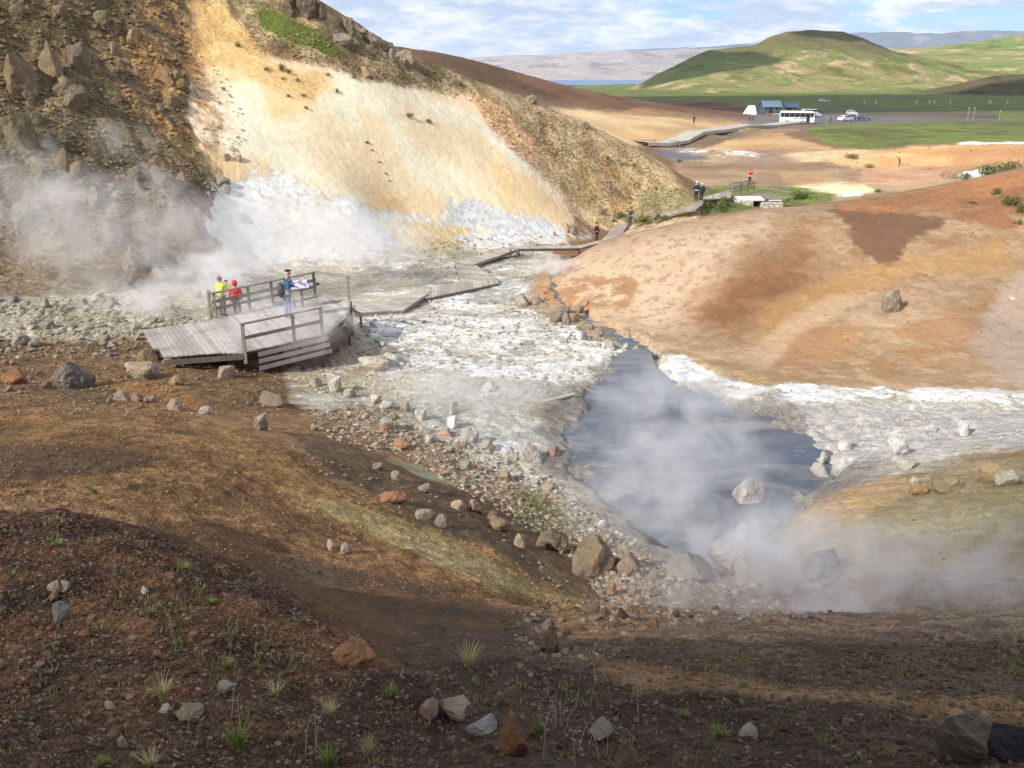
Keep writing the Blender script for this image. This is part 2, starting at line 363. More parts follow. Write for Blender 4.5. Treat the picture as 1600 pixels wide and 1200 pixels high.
# spur slope vegetation
paint((208,182,138), [(700,118),(780,140),(850,164),(910,185),(960,208),(1010,240),(1050,268),(1082,310),(1100,350),(1000,372),(930,358),(880,320),(820,262),(760,190),(690,140)], 10, (50, 110), col2=(176,150,108), ns=.5, grit=.8, rough=.5, grass=.06, jit=10)
paint((198,158,96), [(900,250),(960,262),(1010,300),(1020,338),(960,330),(900,300)], 14, (50, 110), op=.55, jit=12, pat=(.5,.0,.15))
paint((120,90,62), [(960,270),(1000,290),(1040,330),(1000,335),(950,300)], 8, (50, 110), op=.8, jit=10, pat=(.6,.05,.1))
paint((150,142,100), [(1000,300),(1070,295),(1100,318),(1020,345),(980,350)], 8, (60, 115), op=.8, grass=.4, jit=8)
# crest strip above the cream slope
paint((186,162,120), [(380,0),(480,0),(560,40),(640,90),(720,120),(760,150),(720,160),(640,130),(560,122),(480,96),(400,66),(330,30),(300,-60),(400,-80)], 10, (50, 110), col2=(128,112,76), ns=.5, grit=.9, rough=.7, grass=.28, jit=8)
paint((120,140,52), [(408,14),(440,24),(480,44),(520,66),(545,88),(520,92),(470,72),(430,52),(405,34)], 6, (50, 110), grass=1.0, rough=.4, jit=5)
# cream slope
cream = [(300,110),(340,60),(420,90),(520,108),(580,128),(660,140),(740,150),(770,200),(830,262),(880,305),(900,345),(880,375),(780,372),(700,372),(600,372),(480,345),(370,325),(318,290),(306,230),(296,170)]
paint((255,238,206), cream, 14, (40, 110), col2=(250,224,180), ns=.14, grit=.08, rough=.08, rill=.55, jit=8)
paint((226,188,124), [(285,0),(345,0),(400,60),(420,100),(500,112),(505,150),(420,140),(350,100),(300,130),(270,60)], 16, (40, 110), op=.9, col2=(212,172,112), ns=.3, jit=14, grit=.4)
paint((234,196,132), [(330,90),(430,98),(520,124),(500,160),(430,190),(340,130)], 16, (40, 110), op=.6, jit=14)
paint((234,196,134), [(300,230),(340,236),(420,250),(440,290),(380,290),(320,280)], 14, (40, 110), op=.55, jit=12)
paint((240,206,146), [(560,160),(600,190),(650,280),(690,330),(720,372),(600,372),(580,300),(560,230)], 16, (40, 110), op=.45, jit=14)
paint((230,186,114), [(590,300),(640,330),(690,345),(690,368),(620,360)], 10, (40, 110), op=.6, jit=10)
paint((238,204,146), [(770,250),(840,285),(900,340),(890,375),(800,350)], 14, (40, 110), op=.7, jit=10)
paint((236,190,140), [(725,140),(780,160),(830,215),(840,262),(800,235),(755,185)], 10, (40, 110), op=.85, jit=6)
paint((254,240,212), [(650,150),(700,160),(760,190),(830,262),(800,250),(740,205),(680,180)], 10, (40, 110), op=.7, jit=6)
paint((254,238,206), [(360,130),(400,130),(420,200),(380,215),(355,180)], 16, (40, 110), op=.7, jit=10)
paint((176,140,96), [(302,90),(322,100),(350,190),(345,240),(318,240),(305,150)], 8, (40, 110), op=.6, grit=.9, jit=8, pat=(.8,-.05,.1))
paint((150,136,118), [(-300,400),(120,390),(330,400),(340,470),(240,462),(-300,480)], 20, (26, 60), op=.9, col2=(132,120,106), ns=.3, grit=.8, rough=.4, jit=10)
# white ground at the foot
paint((232,222,196), [(318,292),(400,262),(450,280),(520,305),(600,330),(680,340),(735,308),(850,338),(905,364),(860,392),(780,400),(650,440),(480,440),(330,430)], 26, (36, 110), crust=.86, rough=.2, grit=.3, jit=24)
paint((226,190,120), [(600,345),(680,352),(760,360),(700,378),(610,378)], 10, (36, 110), op=.65, crust=.4, jit=10)
paint((206,176,104), [(600,385),(660,372),(720,378),(740,400),(660,420),(600,412)], 10, (36, 110), op=.7, crust=.35, rough=.5, jit=8)
# rocky left slope
rocky = [(-300,-200),(290,-200),(280,0),(300,90),(308,160),(300,230),(330,270),(345,300),(320,330),(240,345),(150,400),(40,440),(-300,450)]
paint((134,116,86), rocky, 50, (30, 110), col2=(108,94,68), ns=.35, grit=.95, rough=.9, rill=0, jit=26)
paint((190,146,92), [(170,20),(300,-20),(330,90),(345,180),(330,260),(250,220),(190,130)], 50, (30, 110), op=.75, pat=(.4,-.05,.12), jit=24)
paint((112,96,62), [(-100,-100),(240,-100),(160,60),(60,110),(-100,60)], 20, (30, 110), op=.6, grass=.15, jit=14)
paint((150,128,104), [(100,300),(240,320),(330,300),(330,420),(100,440),(-50,440),(-50,340)], 20, (30, 90), op=.6, rough=.6, jit=12)
# white floor of the valley
floor_px = [(-200,470),(0,470),(240,440),(420,420),(650,390),(860,385),(850,440),(880,485),(960,515),(1060,552),(1180,588),(1320,600),(1500,604),(1800,600),(1800,690),(1600,690),(1420,740),(1300,775),(1200,830),(1150,880),(1050,880),(980,860),(900,820),(820,780),(720,720),(640,690),(560,650),(470,635),(440,600),(460,560),(520,545),(560,520),(330,500),(100,520),(-200,540)]
paint((190,184,166), floor_px, 46, (14, 70), col2=(160,152,134), ns=.35, crust=.5, grit=.5, rough=.28, grass=0, rill=0, jit=26)
paint((180,172,150), [(-200,470),(0,465),(220,450),(330,470),(330,520),(200,530),(-200,550)], 14, (25, 60), op=.8, crust=.3, rough=.4, grit=.8, jit=12)
paint(None, [(560,500),(700,470),(840,490),(930,520),(990,560),(950,590),(860,600),(740,585),(620,560)], 16, (20, 60), crust=.74, jit=14)
paint((184,176,138), [(580,585),(700,590),(860,600),(880,640),(820,660),(700,650),(600,620)], 18, (18, 60), op=.6, crust=.35, jit=14)
paint((168,170,164), [(600,620),(760,600),(900,610),(960,640),(900,700),(780,700),(680,670)], 20, (18, 60), op=.6, crust=.42, jit=14)
paint((164,156,110), [(820,640),(880,625),(900,660),(860,680)], 12, (18, 60), op=.6, jit=8)
paint((178,158,120), [(430,560),(540,540),(600,570),(600,620),(480,615)], 14, (20, 60), op=.6, crust=.4, jit=10)
paint((150,150,150), [(660,445),(780,440),(860,440),(880,480),(800,470),(700,470)], 10, (30, 70), op=.5, jit=10, crust=.55)
paint((158,134,104), [(830,460),(900,480),(960,512),(930,520),(860,500),(820,480)], 8, (30, 70), op=.75, crust=.2, jit=8)
paint((132,126,118), [(840,640),(900,600),(1000,550),(1060,600),(1200,625),(1330,655),(1390,720),(1300,800),(1200,880),(1040,890),(930,830),(850,730)], 50, (12.5, 50), op=.85, crust=.12, wet=.7, jit=16)
paint(None, [(1035,565),(1070,555),(1130,572),(1120,590),(1060,594)], 5, (20, 50), crust=1.3, op=1, jit=5)
paint((210,205,190), [(1030,562),(1080,553),(1140,572),(1120,592),(1050,596)], 8, (20, 50), op=.8, wet=0, jit=5)
paint(None, [(1110,600),(1180,592),(1300,596),(1420,596),(1600,612),(1700,612),(1700,640),(1500,632),(1350,624),(1240,634),(1150,620)], 8, (18, 50), crust=.8, wet=.1, op=.9, jit=20)
paint((184,180,172), [(1250,632),(1400,636),(1600,644),(1700,650),(1700,690),(1500,700),(1400,720),(1300,720),(1260,680)], 16, (16, 50), op=.85, crust=.5, wet=.4, jit=16)
paint((176,140,84), [(1060,555),(1150,575),(1230,598),(1200,606),(1130,590)], 7, (20, 50), op=.8, crust=.25, jit=6)
# rubble belt under the crust
paint((158,136,108), [(520,640),(600,640),(700,700),(820,760),(900,800),(980,850),(1010,900),(960,930),(900,860),(800,800),(700,740),(600,690)], 14, (12, 34), op=.8, crust=.12, grit=1, rough=.4, jit=10)
paint((134,118,78), [(790,760),(860,790),(900,830),(860,850),(800,810)], 12, (12, 30), op=.8, grass=.35, jit=8)
# mound
mound = [(820,462),(850,420),(890,392),(960,372),(1060,350),(1200,325),(1300,316),(1420,299),(1500,283),(1600,261),(1800,225),(1800,600),(1600,606),(1400,604),(1250,598),(1130,578),(1060,550),(980,512),(900,485)]
paint((166,140,110), mound, 8, (30, 62), col2=(154,126,94), ns=.12, crust=0, grit=.12, rough=.08, grass=0, jit=5)
paint((146,112,76), mound, 8, (30, 62), op=.7, pat=(.4,.12,.03), jit=5)
paint((200,174,146), [(860,440),(900,400),(1000,370),(1200,335),(1230,400),(1150,450),(1080,520),(1000,510),(900,480)], 50, (30, 62), op=.8, jit=10)  # sunlit left flank painted paler than the rest
paint((184,158,130), mound, 8, (30, 62), op=.5, pat=(.9,.12,.04), jit=5)
paint((150,116,82), mound, 8, (30, 62), op=.6, pat=(1.7,.16,.03), jit=5)
paint((152,114,76), [(860,440),(960,420),(1000,440),(980,480),(900,480),(850,465)], 10, (30, 62), op=.8, pat=(.5,-.08,.06), jit=8)
paint((136,98,64), [(1070,505),(1100,450),(1180,370),(1260,370),(1280,430),(1210,490),(1130,522)], 60, (30, 62), op=.8, jit=20)  # central fold painted darker for its shading, with some wet ground
paint((124,86,56), [(1090,505),(1120,460),(1190,420),(1240,430),(1200,480),(1130,515)], 40, (30, 62), op=.7, pat=(.5,-.1,.04), jit=16)
paint((178,136,82), [(1180,490),(1280,440),(1400,400),(1560,380),(1600,420),(1420,430),(1300,480),(1200,520)], 24, (30, 62), op=.55, jit=14)
paint((112,80,58), [(1290,326),(1400,330),(1490,340),(1450,368),(1420,380),(1400,408),(1372,412),(1340,384),(1318,345)], 9, (30, 66), op=.88, jit=12)
paint((140,98,66), [(1300,318),(1420,300),(1500,285),(1620,258),(1800,230),(1800,330),(1600,330),(1500,325),(1400,332),(1310,330)], 10, (30, 66), op=.85, col2=(176,120,74), ns=.12, grit=.4, jit=10)
paint((146,98,66), [(1480,330),(1560,328),(1600,350),(1570,360),(1500,345)], 8, (30, 62), op=.8, jit=8)
paint((162,124,84), [(1190,500),(1260,500),(1340,510),(1330,560),(1240,570),(1170,540)], 16, (30, 62), op=.8, jit=10)
paint((156,118,82), [(1390,520),(1480,480),(1540,470),(1520,540),(1440,570)], 16, (30, 62), op=.7, pat=(.5,-.1,.08), jit=10)
paint((192,164,134), [(980,520),(1060,540),(1150,560),(1230,500),(1300,460),(1360,460),(1330,480),(1240,530),(1200,575),(1100,560)], 12, (30, 62), op=.6, jit=8)
paint((178,158,140), [(1520,540),(1560,460),(1620,400),(1800,360),(1800,600),(1560,600)], 20, (28, 62), op=.8, col2=(162,144,128), ns=.2, crust=.12, jit=12)
paint(None, [(1440,570),(1540,560),(1600,580),(1500,600)], 10, (28, 62), crust=.5, op=.8, jit=10)
paint(None, [(1565,460),(1600,452),(1620,460),(1580,472)], 6, (28, 62), crust=.6, jit=6)
paint(None, [(1300,325),(1420,303),(1500,288),(1560,265),(1700,240),(1700,225),(1600,245),(1500,268),(1400,292),(1290,312)], 6, (48, 70), grass=.5, op=.9, jit=4)
# left middle ground
paint((126,98,64), [(-300,540),(0,530),(200,540),(330,560),(440,570),(450,620),(470,650),(420,640),(250,645),(0,645),(-300,650)], 12, (17, 42), col2=(106,82,54), ns=.4, grit=.8, rough=.35, crust=.05, jit=10)
paint((160,112,60), [(160,590),(260,600),(330,640),(200,640)], 12, (17, 42), op=.5, jit=10)
# ridge A face: ochre, olive, pale stripe
paint((140,106,66), [(-300,630),(250,640),(440,690),(560,770),(640,800),(760,850),(860,920),(940,960),(860,960),(700,930),(520,880),(300,830),(100,780),(-300,760)], 12, (7, 24), col2=(106,78,48), ns=.6, grit=.75, rough=.2, jit=8)
paint((146,114,66), [(330,660),(440,700),(520,760),(600,800),(560,830),(450,780),(360,720)], 18, (9, 24), op=.65, jit=10)
paint((148,132,84), [(440,770),(560,790),(700,830),(820,900),(900,950),(780,920),(640,860),(500,800)], 14, (9, 24), op=.75, grit=.5, jit=8)
paint((170,150,108), [(560,800),(660,830),(760,880),(820,920),(720,900),(600,840)], 12, (9, 24), op=.5, grit=.5, jit=6)
paint((76,58,44), [(-300,690),(0,692),(180,698),(270,715),(180,740),(0,745),(-300,740)], 10, (8, 24), op=.8, grit=.3, jit=6)  # shadow band under the crest, painted in as darker soil
paint((84,66,48), [(440,670),(560,698),(660,740),(780,790),(880,840),(950,905),(960,950),(880,930),(780,860),(690,830),(600,780),(520,740)], 12, (12, 26), op=.85, col2=(92,78,56), ns=.5, grit=.3, jit=8)  # shade of the hollow behind the ridge, put into the soil colour
paint((150,150,120), [(600,718),(640,722),(700,745),(760,762),(730,768),(660,750)], 6, (12, 26), op=.7, jit=4)
# gully
paint((106,78,50), [(200,800),(300,820),(420,865),(600,900),(760,940),(850,965),(900,1010),(860,1060),(700,1080),(600,1030),(540,980),(400,900),(220,840)], 14, (4.4, 14), col2=(82,66,50), ns=.7, grit=.35, rough=.15, jit=8)
# near bank
paint((100,74,48), [(360,870),(520,925),(650,990),(740,1060),(640,1100),(540,1015),(430,945)], 24, (4, 14), op=.9, jit=8)
paint((98,70,46), [(-400,735),(0,740),(180,812),(400,900),(540,1000),(610,1060),(700,1100),(700,1500),(-400,1500)], 40, (0, 7.6), col2=(72,50,38), ns=1.4, grit=1.0, rough=.3, grass=.06, jit=6)
paint((112,78,54), [(300,940),(450,960),(560,1040),(520,1060),(400,1020)], 16, (0, 7.6), op=.5, jit=10)
paint((42,34,28), [(560,1060),(800,1040),(1000,1080),(1600,1140),(1800,1150),(1800,1500),(500,1500),(480,1150)], 20, (0, 7), op=.85, col2=(50,40,33), ns=1.3, grit=.7, rough=.3, grass=.05, jit=10)  # soil colour lowered to carry the near-corner shade and bottom darkening
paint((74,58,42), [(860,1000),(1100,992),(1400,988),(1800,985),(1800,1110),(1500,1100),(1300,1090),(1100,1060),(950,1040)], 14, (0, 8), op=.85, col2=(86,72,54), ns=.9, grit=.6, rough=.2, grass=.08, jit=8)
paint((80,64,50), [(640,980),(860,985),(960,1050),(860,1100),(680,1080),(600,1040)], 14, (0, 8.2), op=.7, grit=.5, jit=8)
paint((70,50,35), [(-400,1090),(300,1100),(560,1080),(700,1100),(700,1500),(-400,1500)], 60, (0, 5), op=.6, jit=8)  # darkening towards the bottom edge, painted over the bank colour
# near right bank and hollow
paint((166,152,112), [(1800,660),(1600,694),(1500,730),(1400,758),(1260,800),(1200,850),(1300,960),(1500,985),(1800,985)], 14, (8, 22.5), col2=(150,134,98), ns=.5, grit=.35, rough=.2, crust=0, wet=0, jit=10)
paint((186,150,104), [(1240,790),(1400,745),(1430,760),(1330,820),(1250,850)], 14, (10, 22.5), op=.6, jit=8)
paint((134,112,90), [(1000,900),(1200,880),(1300,900),(1500,900),(1700,920),(1700,1000),(1000,1000)], 20, (6.8, 16), op=.8, crust=.05, grit=.8, rough=.35, jit=10)

# run-off streaks down the pale slopes
st_ = fbm((.8 * X + .6 * Y) * 1.1, (.6 * X - .8 * Y) * .10, 5, 171); st2 = fbm((.8 * X + .6 * Y) * .35, (.6 * X - .8 * Y) * .06, 4, 181)
k_ = (CH['rill'] * np.clip(st_ * .9 + st2 * .8, -1, 1))[..., None]
C3 *= 1 + k_ * np.array([.06, .09, .12]); C3 = np.clip(C3, 0, .93)
# ------------------------------------------------------------------ relief
rg = CH['rough']
dz = np.zeros_like(X)
dz += rg * .55 * fbm(X * .28, Y * .28, 5, 101)
dz += np.clip(rg - .3, 0, 1) * .75 * fbm(X * .45, Y * .45, 4, 111, ridged=True)
near = 1 / (1 + (R2 / 60) ** 2)
dz += (.03 + .16 * rg) * near * fbm(X * 1.7, Y * 1.7, 4, 121) 
dz += (.012 + .04 * rg * np.minimum(R2 / 8, 1)) * near * fbm(X * 7, Y * 7, 3, 131)
dz += .065 * CH['grit'] * fbm(X * 3.3, Y * 3.3, 5, 137, .6) * (1 - sstep(R2, 9, 30)) * sstep(R2, 1, 4)
dz += CH['crust'] * .03 * near * fbm(X * 1.5, Y * 2.5, 5, 141)
dz += CH['rill'] * .05 * fbm((.8 * X + .6 * Y) * .7, (.6 * X - .8 * Y) * .09, 4, 151, ridged=True)
dz += .5 * sstep(R2, 105, 135) * (1 - sstep(R2, 200, 240)) * fbm(X * .06, Y * .03, 5, 191)
far = sstep(R2, 150, 900)
dz += far * 2.0 * fbm(X * .006, Y * .006, 4, 161) * sstep(R2, 300, 2000)
dz *= sstep(R2, .6, 2.5)
Z = Z0 + dz
# small ridges and hollows of the near slope
def ridge(line, wpx, amp, rng):
    global Z0, dz
    best = np.full(X.shape, 1e9); P_ = np.array(line, float)
    sel = (U > P_[:, 0].min() - wpx * 3) & (U < P_[:, 0].max() + wpx * 3) & (V > P_[:, 1].min() - wpx * 3) & (V < P_[:, 1].max() + wpx * 3) & (R2 > rng[0]) & (R2 < rng[1])
    u = U[sel] + 14 * jx[sel]; v = V[sel] + 8 * jy[sel]; d = np.full(u.shape, 1e9)
    for (ax, ay), (bx, by) in zip(line[:-1], line[1:]):
        ex, ey = bx - ax, by - ay; t = np.clip(((u - ax) * ex + (v - ay) * ey) / (ex * ex + ey * ey), 0, 1); d = np.minimum(d, np.hypot(u - ax - t * ex, v - ay - t * ey))
    dz[sel] += amp * np.exp(-(d / wpx) ** 2)
ridge([(-60,668),(120,662),(260,668),(400,700),(520,760),(640,820),(760,880),(880,935)], 26, .38, (9, 24))
ridge([(-60,715),(100,712),(250,722),(330,745)], 20, -.42, (9, 24))
ridge([(200,835),(380,880),(560,935),(720,985),(850,1000)], 30, -.40, (5.5, 13))
ridge([(560,705),(680,760),(800,815),(900,870)], 18, -.35, (12, 25))
ridge([(120,770),(300,800),(460,835),(620,890),(760,930)], 16, .14, (7, 18))
ridge([(1280,800),(1400,760),(1520,735),(1650,712)], 16, .3, (12, 24))
ridge([(1350,800),(1450,790),(1600,765)], 16, -.3, (10, 22))
ridge([(525,130),(545,170),(575,225),(612,288),(650,345)], 5, -.4, (50, 100))
ridge([(655,188),(720,240),(800,300),(880,352)], 6, -.4, (50, 100))
ridge([(740,160),(800,215),(860,280)], 6, -.35, (50, 100))
ridge([(430,95),(470,180),(520,260)], 7, -.3, (50, 100))
ridge([(590,130),(690,160),(770,205),(835,262)], 9, .4, (50, 105))
ridge([(1080,500),(1160,440),(1230,390),(1270,345)], 30, -.7, (30, 60))
ridge([(1060,545),(1180,505),(1300,455),(1420,410),(1560,385)], 26, .8, (30, 60))
ridge([(1230,585),(1340,520),(1480,500)], 26, .5, (28, 60))
ridge([(1400,600),(1520,540),(1600,490)], 22, -.5, (28, 60))
# pool and stream beds
POOL_Z = 3.70
pool_px = [(1000,560),(1022,560),(1030,585),(1050,602),(1110,622),(1190,655),(1265,680),(1290,712),(1265,750),(1225,795),(1190,830),(1130,850),(1055,842),(1000,808),(945,760),(912,712),(900,662),(920,620),(950,600),(965,585),(975,565)]
stream_px = [(868,436),(885,462),(920,485),(960,512),(1010,534),(1055,548),(1045,566),(990,556),(940,528),(905,505),(880,478),(862,452)]
for pts, amt, soft in ((pool_px, .42, 70), (stream_px, .35, 16)):
    m = sstep(pdist(U + 30 * jx2 + 60 * jx, V + 16 * jy2 + 30 * jy, pts), -soft / 2, soft / 2) * ((R2 > 14) & (R2 < 52))
    Z = Z * (1 - m) + np.minimum(Z, Z0 * 0 + (POOL_Z - amt)) * m if pts is pool_px else Z - m * amt
Vv = np.stack([X, Y, Z], -1).reshape(-1, 3)
idx = np.arange(nt * nr).reshape(nt, nr)
Fq = np.stack([idx[:-1, :-1], idx[1:, :-1], idx[1:, 1:], idx[:-1, 1:]], -1).reshape(-1, 4)[:, ::-1]
gme = mesh_np('ground', Vv, Fq, True)
vattr(gme, 'Col', np.concatenate([C3.reshape(-1, 3), CH['wet'].reshape(-1, 1)], 1))
vattr(gme, 'Msk', np.stack([CH['crust'].ravel(), CH['grass'].ravel(), CH['grit'].ravel(), CH['rough'].ravel()], 1))
def H(x, y):
    x = np.asarray(x, float); y = np.asarray(y, float)
    th = np.arctan2(x, y); lr = np.log(np.maximum(np.hypot(x, y), .36))
    i = np.clip(np.searchsorted(TH, th) - 1, 0, nt - 2); j = np.clip(np.searchsorted(LR, lr) - 1, 0, nr - 2)
    a = (th - TH[i]) / (TH[i + 1] - TH[i]); b = np.clip((lr - LR[j]) / (LR[j + 1] - LR[j]), 0, 1)
    return (Z[i, j] * (1 - a) + Z[i + 1, j] * a) * (1 - b) + (Z[i, j + 1] * (1 - a) + Z[i + 1, j + 1] * a) * b
def hit_many(us, vs, rmin=1.5, rmax=700):
    us = np.asarray(us, float); vs = np.asarray(vs, float)
    a, y, z = ray(us, vs); h = np.hypot(a, y); rs = np.exp(np.arange(math.log(rmin), math.log(rmax), .006))
    res = np.full((len(us), 3), np.nan); alive = np.arange(len(us)); prev = np.full(len(us), rmin)
    for r in rs:
        t = r / h[alive]; below = CZ + z[alive] * t < H(a[alive] * t, y[alive] * t)
        if below.any():
            k = alive[below]; lo = prev[k] / h[k]; hi = r / h[k]
            for _ in range(8):
                mid = (lo + hi) / 2; bl = CZ + z[k] * mid < H(a[k] * mid, y[k] * mid)
                hi = np.where(bl, mid, hi); lo = np.where(bl, lo, mid)
            res[k] = np.stack([a[k] * hi, y[k] * hi, CZ + z[k] * hi], -1)
            alive = alive[~below]
        prev[alive] = r
        if not len(alive): break
    return res
def hit(u, v, **k):
    p = hit_many([u], [v], **k)[0]
    return tuple(p)

# ------------------------------------------------------------------ ground material
def ground_material():
    t = NT('ground_soil'); P = t.geo()
    A = t.new('ShaderNodeAttribute', attribute_name='Col'); B = t.new('ShaderNodeAttribute', attribute_name='Msk')
    sep = t.new('ShaderNodeSeparateColor'); t.l.new(B.outputs['Color'], sep.inputs[0])
    crust, grass, grit, rough = sep.outputs[0], sep.outputs[1], sep.outputs[2], B.outputs['Alpha']
    wet = A.outputs['Alpha']
    n1 = t.noise(P, .9, 6, .6); n2 = t.noise(P, 5.5, 6, .65); n3 = t.noise(P, 28, 4, .6)
    gq = t.math('ADD', t.math('MULTIPLY', grit, .75), .25, True)
    f = t.math('MULTIPLY', t.math('ADD', t.math('MULTIPLY', t.math('SUBTRACT', t.ramp(n1, .3, .7, .80, 1.16), 1), gq), 1), t.math('ADD', t.math('MULTIPLY', t.math('SUBTRACT', t.ramp(n2, .3, .7, .78, 1.2), 1), gq), 1))
    col = t.scale(A.outputs['Color'], f)
    lowv = t.noise(P, .035, 6, .6); lowf = t.ramp(lowv, .35, .65, .82, 1.14)
    col = t.scale(col, lowf)
    # hue drift: rusty and pale
    rn = t.noise(P, .45, 5, .6, 1.0)
    col = t.mix(t.ramp(rn, .52, .75, 0, .10), col, t.mix(1, col, (1.15, .9, .72), 'MULTIPLY'))
    # gravel: little cells of their own shade
    vo = t.new('ShaderNodeTexVoronoi'); t.l.new(P, vo.inputs['Vector']); vo.inputs['Scale'].default_value = 44; vo.inputs['Randomness'].default_value = 1
    vs = t.new('ShaderNodeSeparateColor'); t.l.new(vo.outputs['Color'], vs.inputs[0])
    vo2 = t.new('ShaderNodeTexVoronoi'); t.l.new(P, vo2.inputs['Vector']); vo2.inputs['Scale'].default_value = 5
    vs2 = t.new('ShaderNodeSeparateColor'); t.l.new(vo2.outputs['Color'], vs2.inputs[0])
    g1 = t.ramp(vs.outputs[0], 0, 1, .55, 1.5); g2 = t.ramp(vs2.outputs[0], .2, 1, .72, 1.35)
    gf = t.math('MULTIPLY', g1, g2)
    gf = t.math('ADD', t.math('MULTIPLY', t.math('SUBTRACT', gf, 1), grit), 1)
    col = t.scale(col, gf)
    # pale chips
    chip = t.math('MULTIPLY', t.ramp(vs.outputs[1], .95, .97), grit)
    col = t.mix(t.math('MULTIPLY', chip, .35), col, lin((205, 190, 165)))
    # mineral crust: white with blue-grey and sulphur veins
    mp = t.new('ShaderNodeMapping'); t.l.new(P, mp.inputs[0]); mp.inputs['Scale'].default_value = (.8, 1.0, 1)
    c1 = t.noise(mp.outputs[0], 1.1, 9, .68, .6); c2 = t.noise(mp.outputs[0], 4.0, 8, .7, .3)
    cn = t.math('ADD', t.math('MULTIPLY', c1, .6), t.math('MULTIPLY', c2, .4))
    bigc = t.noise(P, .22, 5, .6, .8)
    thr = t.math('SUBTRACT', t.math('SUBTRACT', .80, t.math('MULTIPLY', crust, .5)), t.math('MULTIPLY', t.math('SUBTRACT', bigc, .5), .55))
    cf = t.ramp(t.math('SUBTRACT', cn, thr), -.03, .09)
    v1 = t.noise(mp.outputs[0], .8, 6, .6, 1.5, 0)
    white = t.mix(t.ramp(v1, .35, .6), lin((238, 238, 234)), lin((222, 218, 208)))
    grey = t.noise(mp.outputs[0], 1.9, 8, .7, .8)
    white = t.mix(t.math('MULTIPLY', t.ramp(grey, .48, .66), .6), white, lin((150, 158, 165)))
    sul = t.noise(mp.outputs[0], .6, 7, .6, .4)
    white = t.mix(t.math('MULTIPLY', t.ramp(sul, .55, .72), .4), white, lin((205, 190, 120)))
    col = t.mix(t.math('MULTIPLY', cf, t.ramp(crust, 0, .12)), col, white)
    # low grass and moss
    gn = t.math('ADD', t.math('MULTIPLY', t.noise(P, .5, 7, .65), .5), t.math('MULTIPLY', t.noise(P, 3.2, 6, .7), .5))
    gfac = t.ramp(t.math('SUBTRACT', gn, t.math('SUBTRACT', .76, t.math('MULTIPLY', grass, .5))), -.03, .05)
    gcol = t.mix(t.ramp(n2, .35, .65), lin((88, 106, 44)), lin((128, 140, 62)))
    gcol = t.mix(t.ramp(n1, .5, .7, 0, .75), gcol, lin((132, 118, 78)))
    gl = t.noise(P, .06, 8, .65, .5)
    gcol = t.mix(t.ramp(gl, .42, .6, 0, .8), gcol, lin((96, 92, 56)))
    gcol = t.scale(gcol, t.ramp(t.noise(P, .25, 6, .7), .3, .7, .75, 1.25))
    col = t.mix(t.math('MULTIPLY', gfac, t.ramp(grass, 0, .1)), col, gcol)
    col = t.scale(col, t.math('SUBTRACT', 1, t.math('MULTIPLY', wet, .35)))
    t.set(t.b, 'Base Color', col)
    t.set(t.b, 'Roughness', t.ramp(wet, 0, 1, .95, .38)); t.b.inputs['Specular IOR Level'].default_value = .25
    h = t.math('MULTIPLY', t.math('ADD', t.math('MULTIPLY', n2, .7), t.math('MULTIPLY', n3, .25)), gq)
    h = t.math('ADD', h, t.math('MULTIPLY', t.math('MULTIPLY', vs.outputs[0], grit), .35))
    h = t.math('ADD', h, t.math('MULTIPLY', c2, t.math('MULTIPLY', crust, .6)))
    nb = t.bump(h, .7, .07)
    big = t.noise(P, 1.6, 6, .6); nb2 = t.bump(t.math('MULTIPLY', big, t.math('ADD', rough, .15)), .8, .5, nb)
    t.l.new(nb2, t.b.inputs['Normal'])
    return t.m
ground = link('ground', gme, ground_material()); tag(ground, kind='structure')

# ------------------------------------------------------------------ daylight
SUN_DIR = Vector((-.64, -.54, .545)).normalized()
sd = bpy.data.lights.new('sun', 'SUN'); sd.energy = 4.6; sd.angle = math.radians(.53); sd.color = (1, .95, .87)
so = bpy.data.objects.new('sun', sd); COL.objects.link(so)
so.rotation_euler = (-SUN_DIR).to_track_quat('-Z', 'Y').to_euler(); so.location = (-60, -40, 80)
w = bpy.data.worlds.new('World'); sc.world = w; w.use_nodes = True
n, l = w.node_tree.nodes, w.node_tree.links
bg = n['Background']; bg.inputs['Strength'].default_value = .12
sky = n.new('ShaderNodeTexSky'); sky.sky_type = 'NISHITA'; sky.sun_disc = False
sky.sun_elevation = math.asin(SUN_DIR.z); sky.sun_rotation = math.atan2(SUN_DIR.x, SUN_DIR.y); sky.air_density = 1; sky.dust_density = .6; sky.ozone_density = 1.5
tc = n.new('ShaderNodeTexCoord')
sepn = n.new('ShaderNodeSeparateXYZ'); l.new(tc.outputs['Generated'], sepn.inputs[0])
def wm(op, a, b=0.0, c=None):
    m = n.new('ShaderNodeMath'); m.operation = op
    for i, v in enumerate((a, b, c)):
        if v is None: continue
        if isinstance(v, bpy.types.NodeSocket): l.new(v, m.inputs[i])
        else: m.inputs[i].default_value = v
    return m.outputs[0]
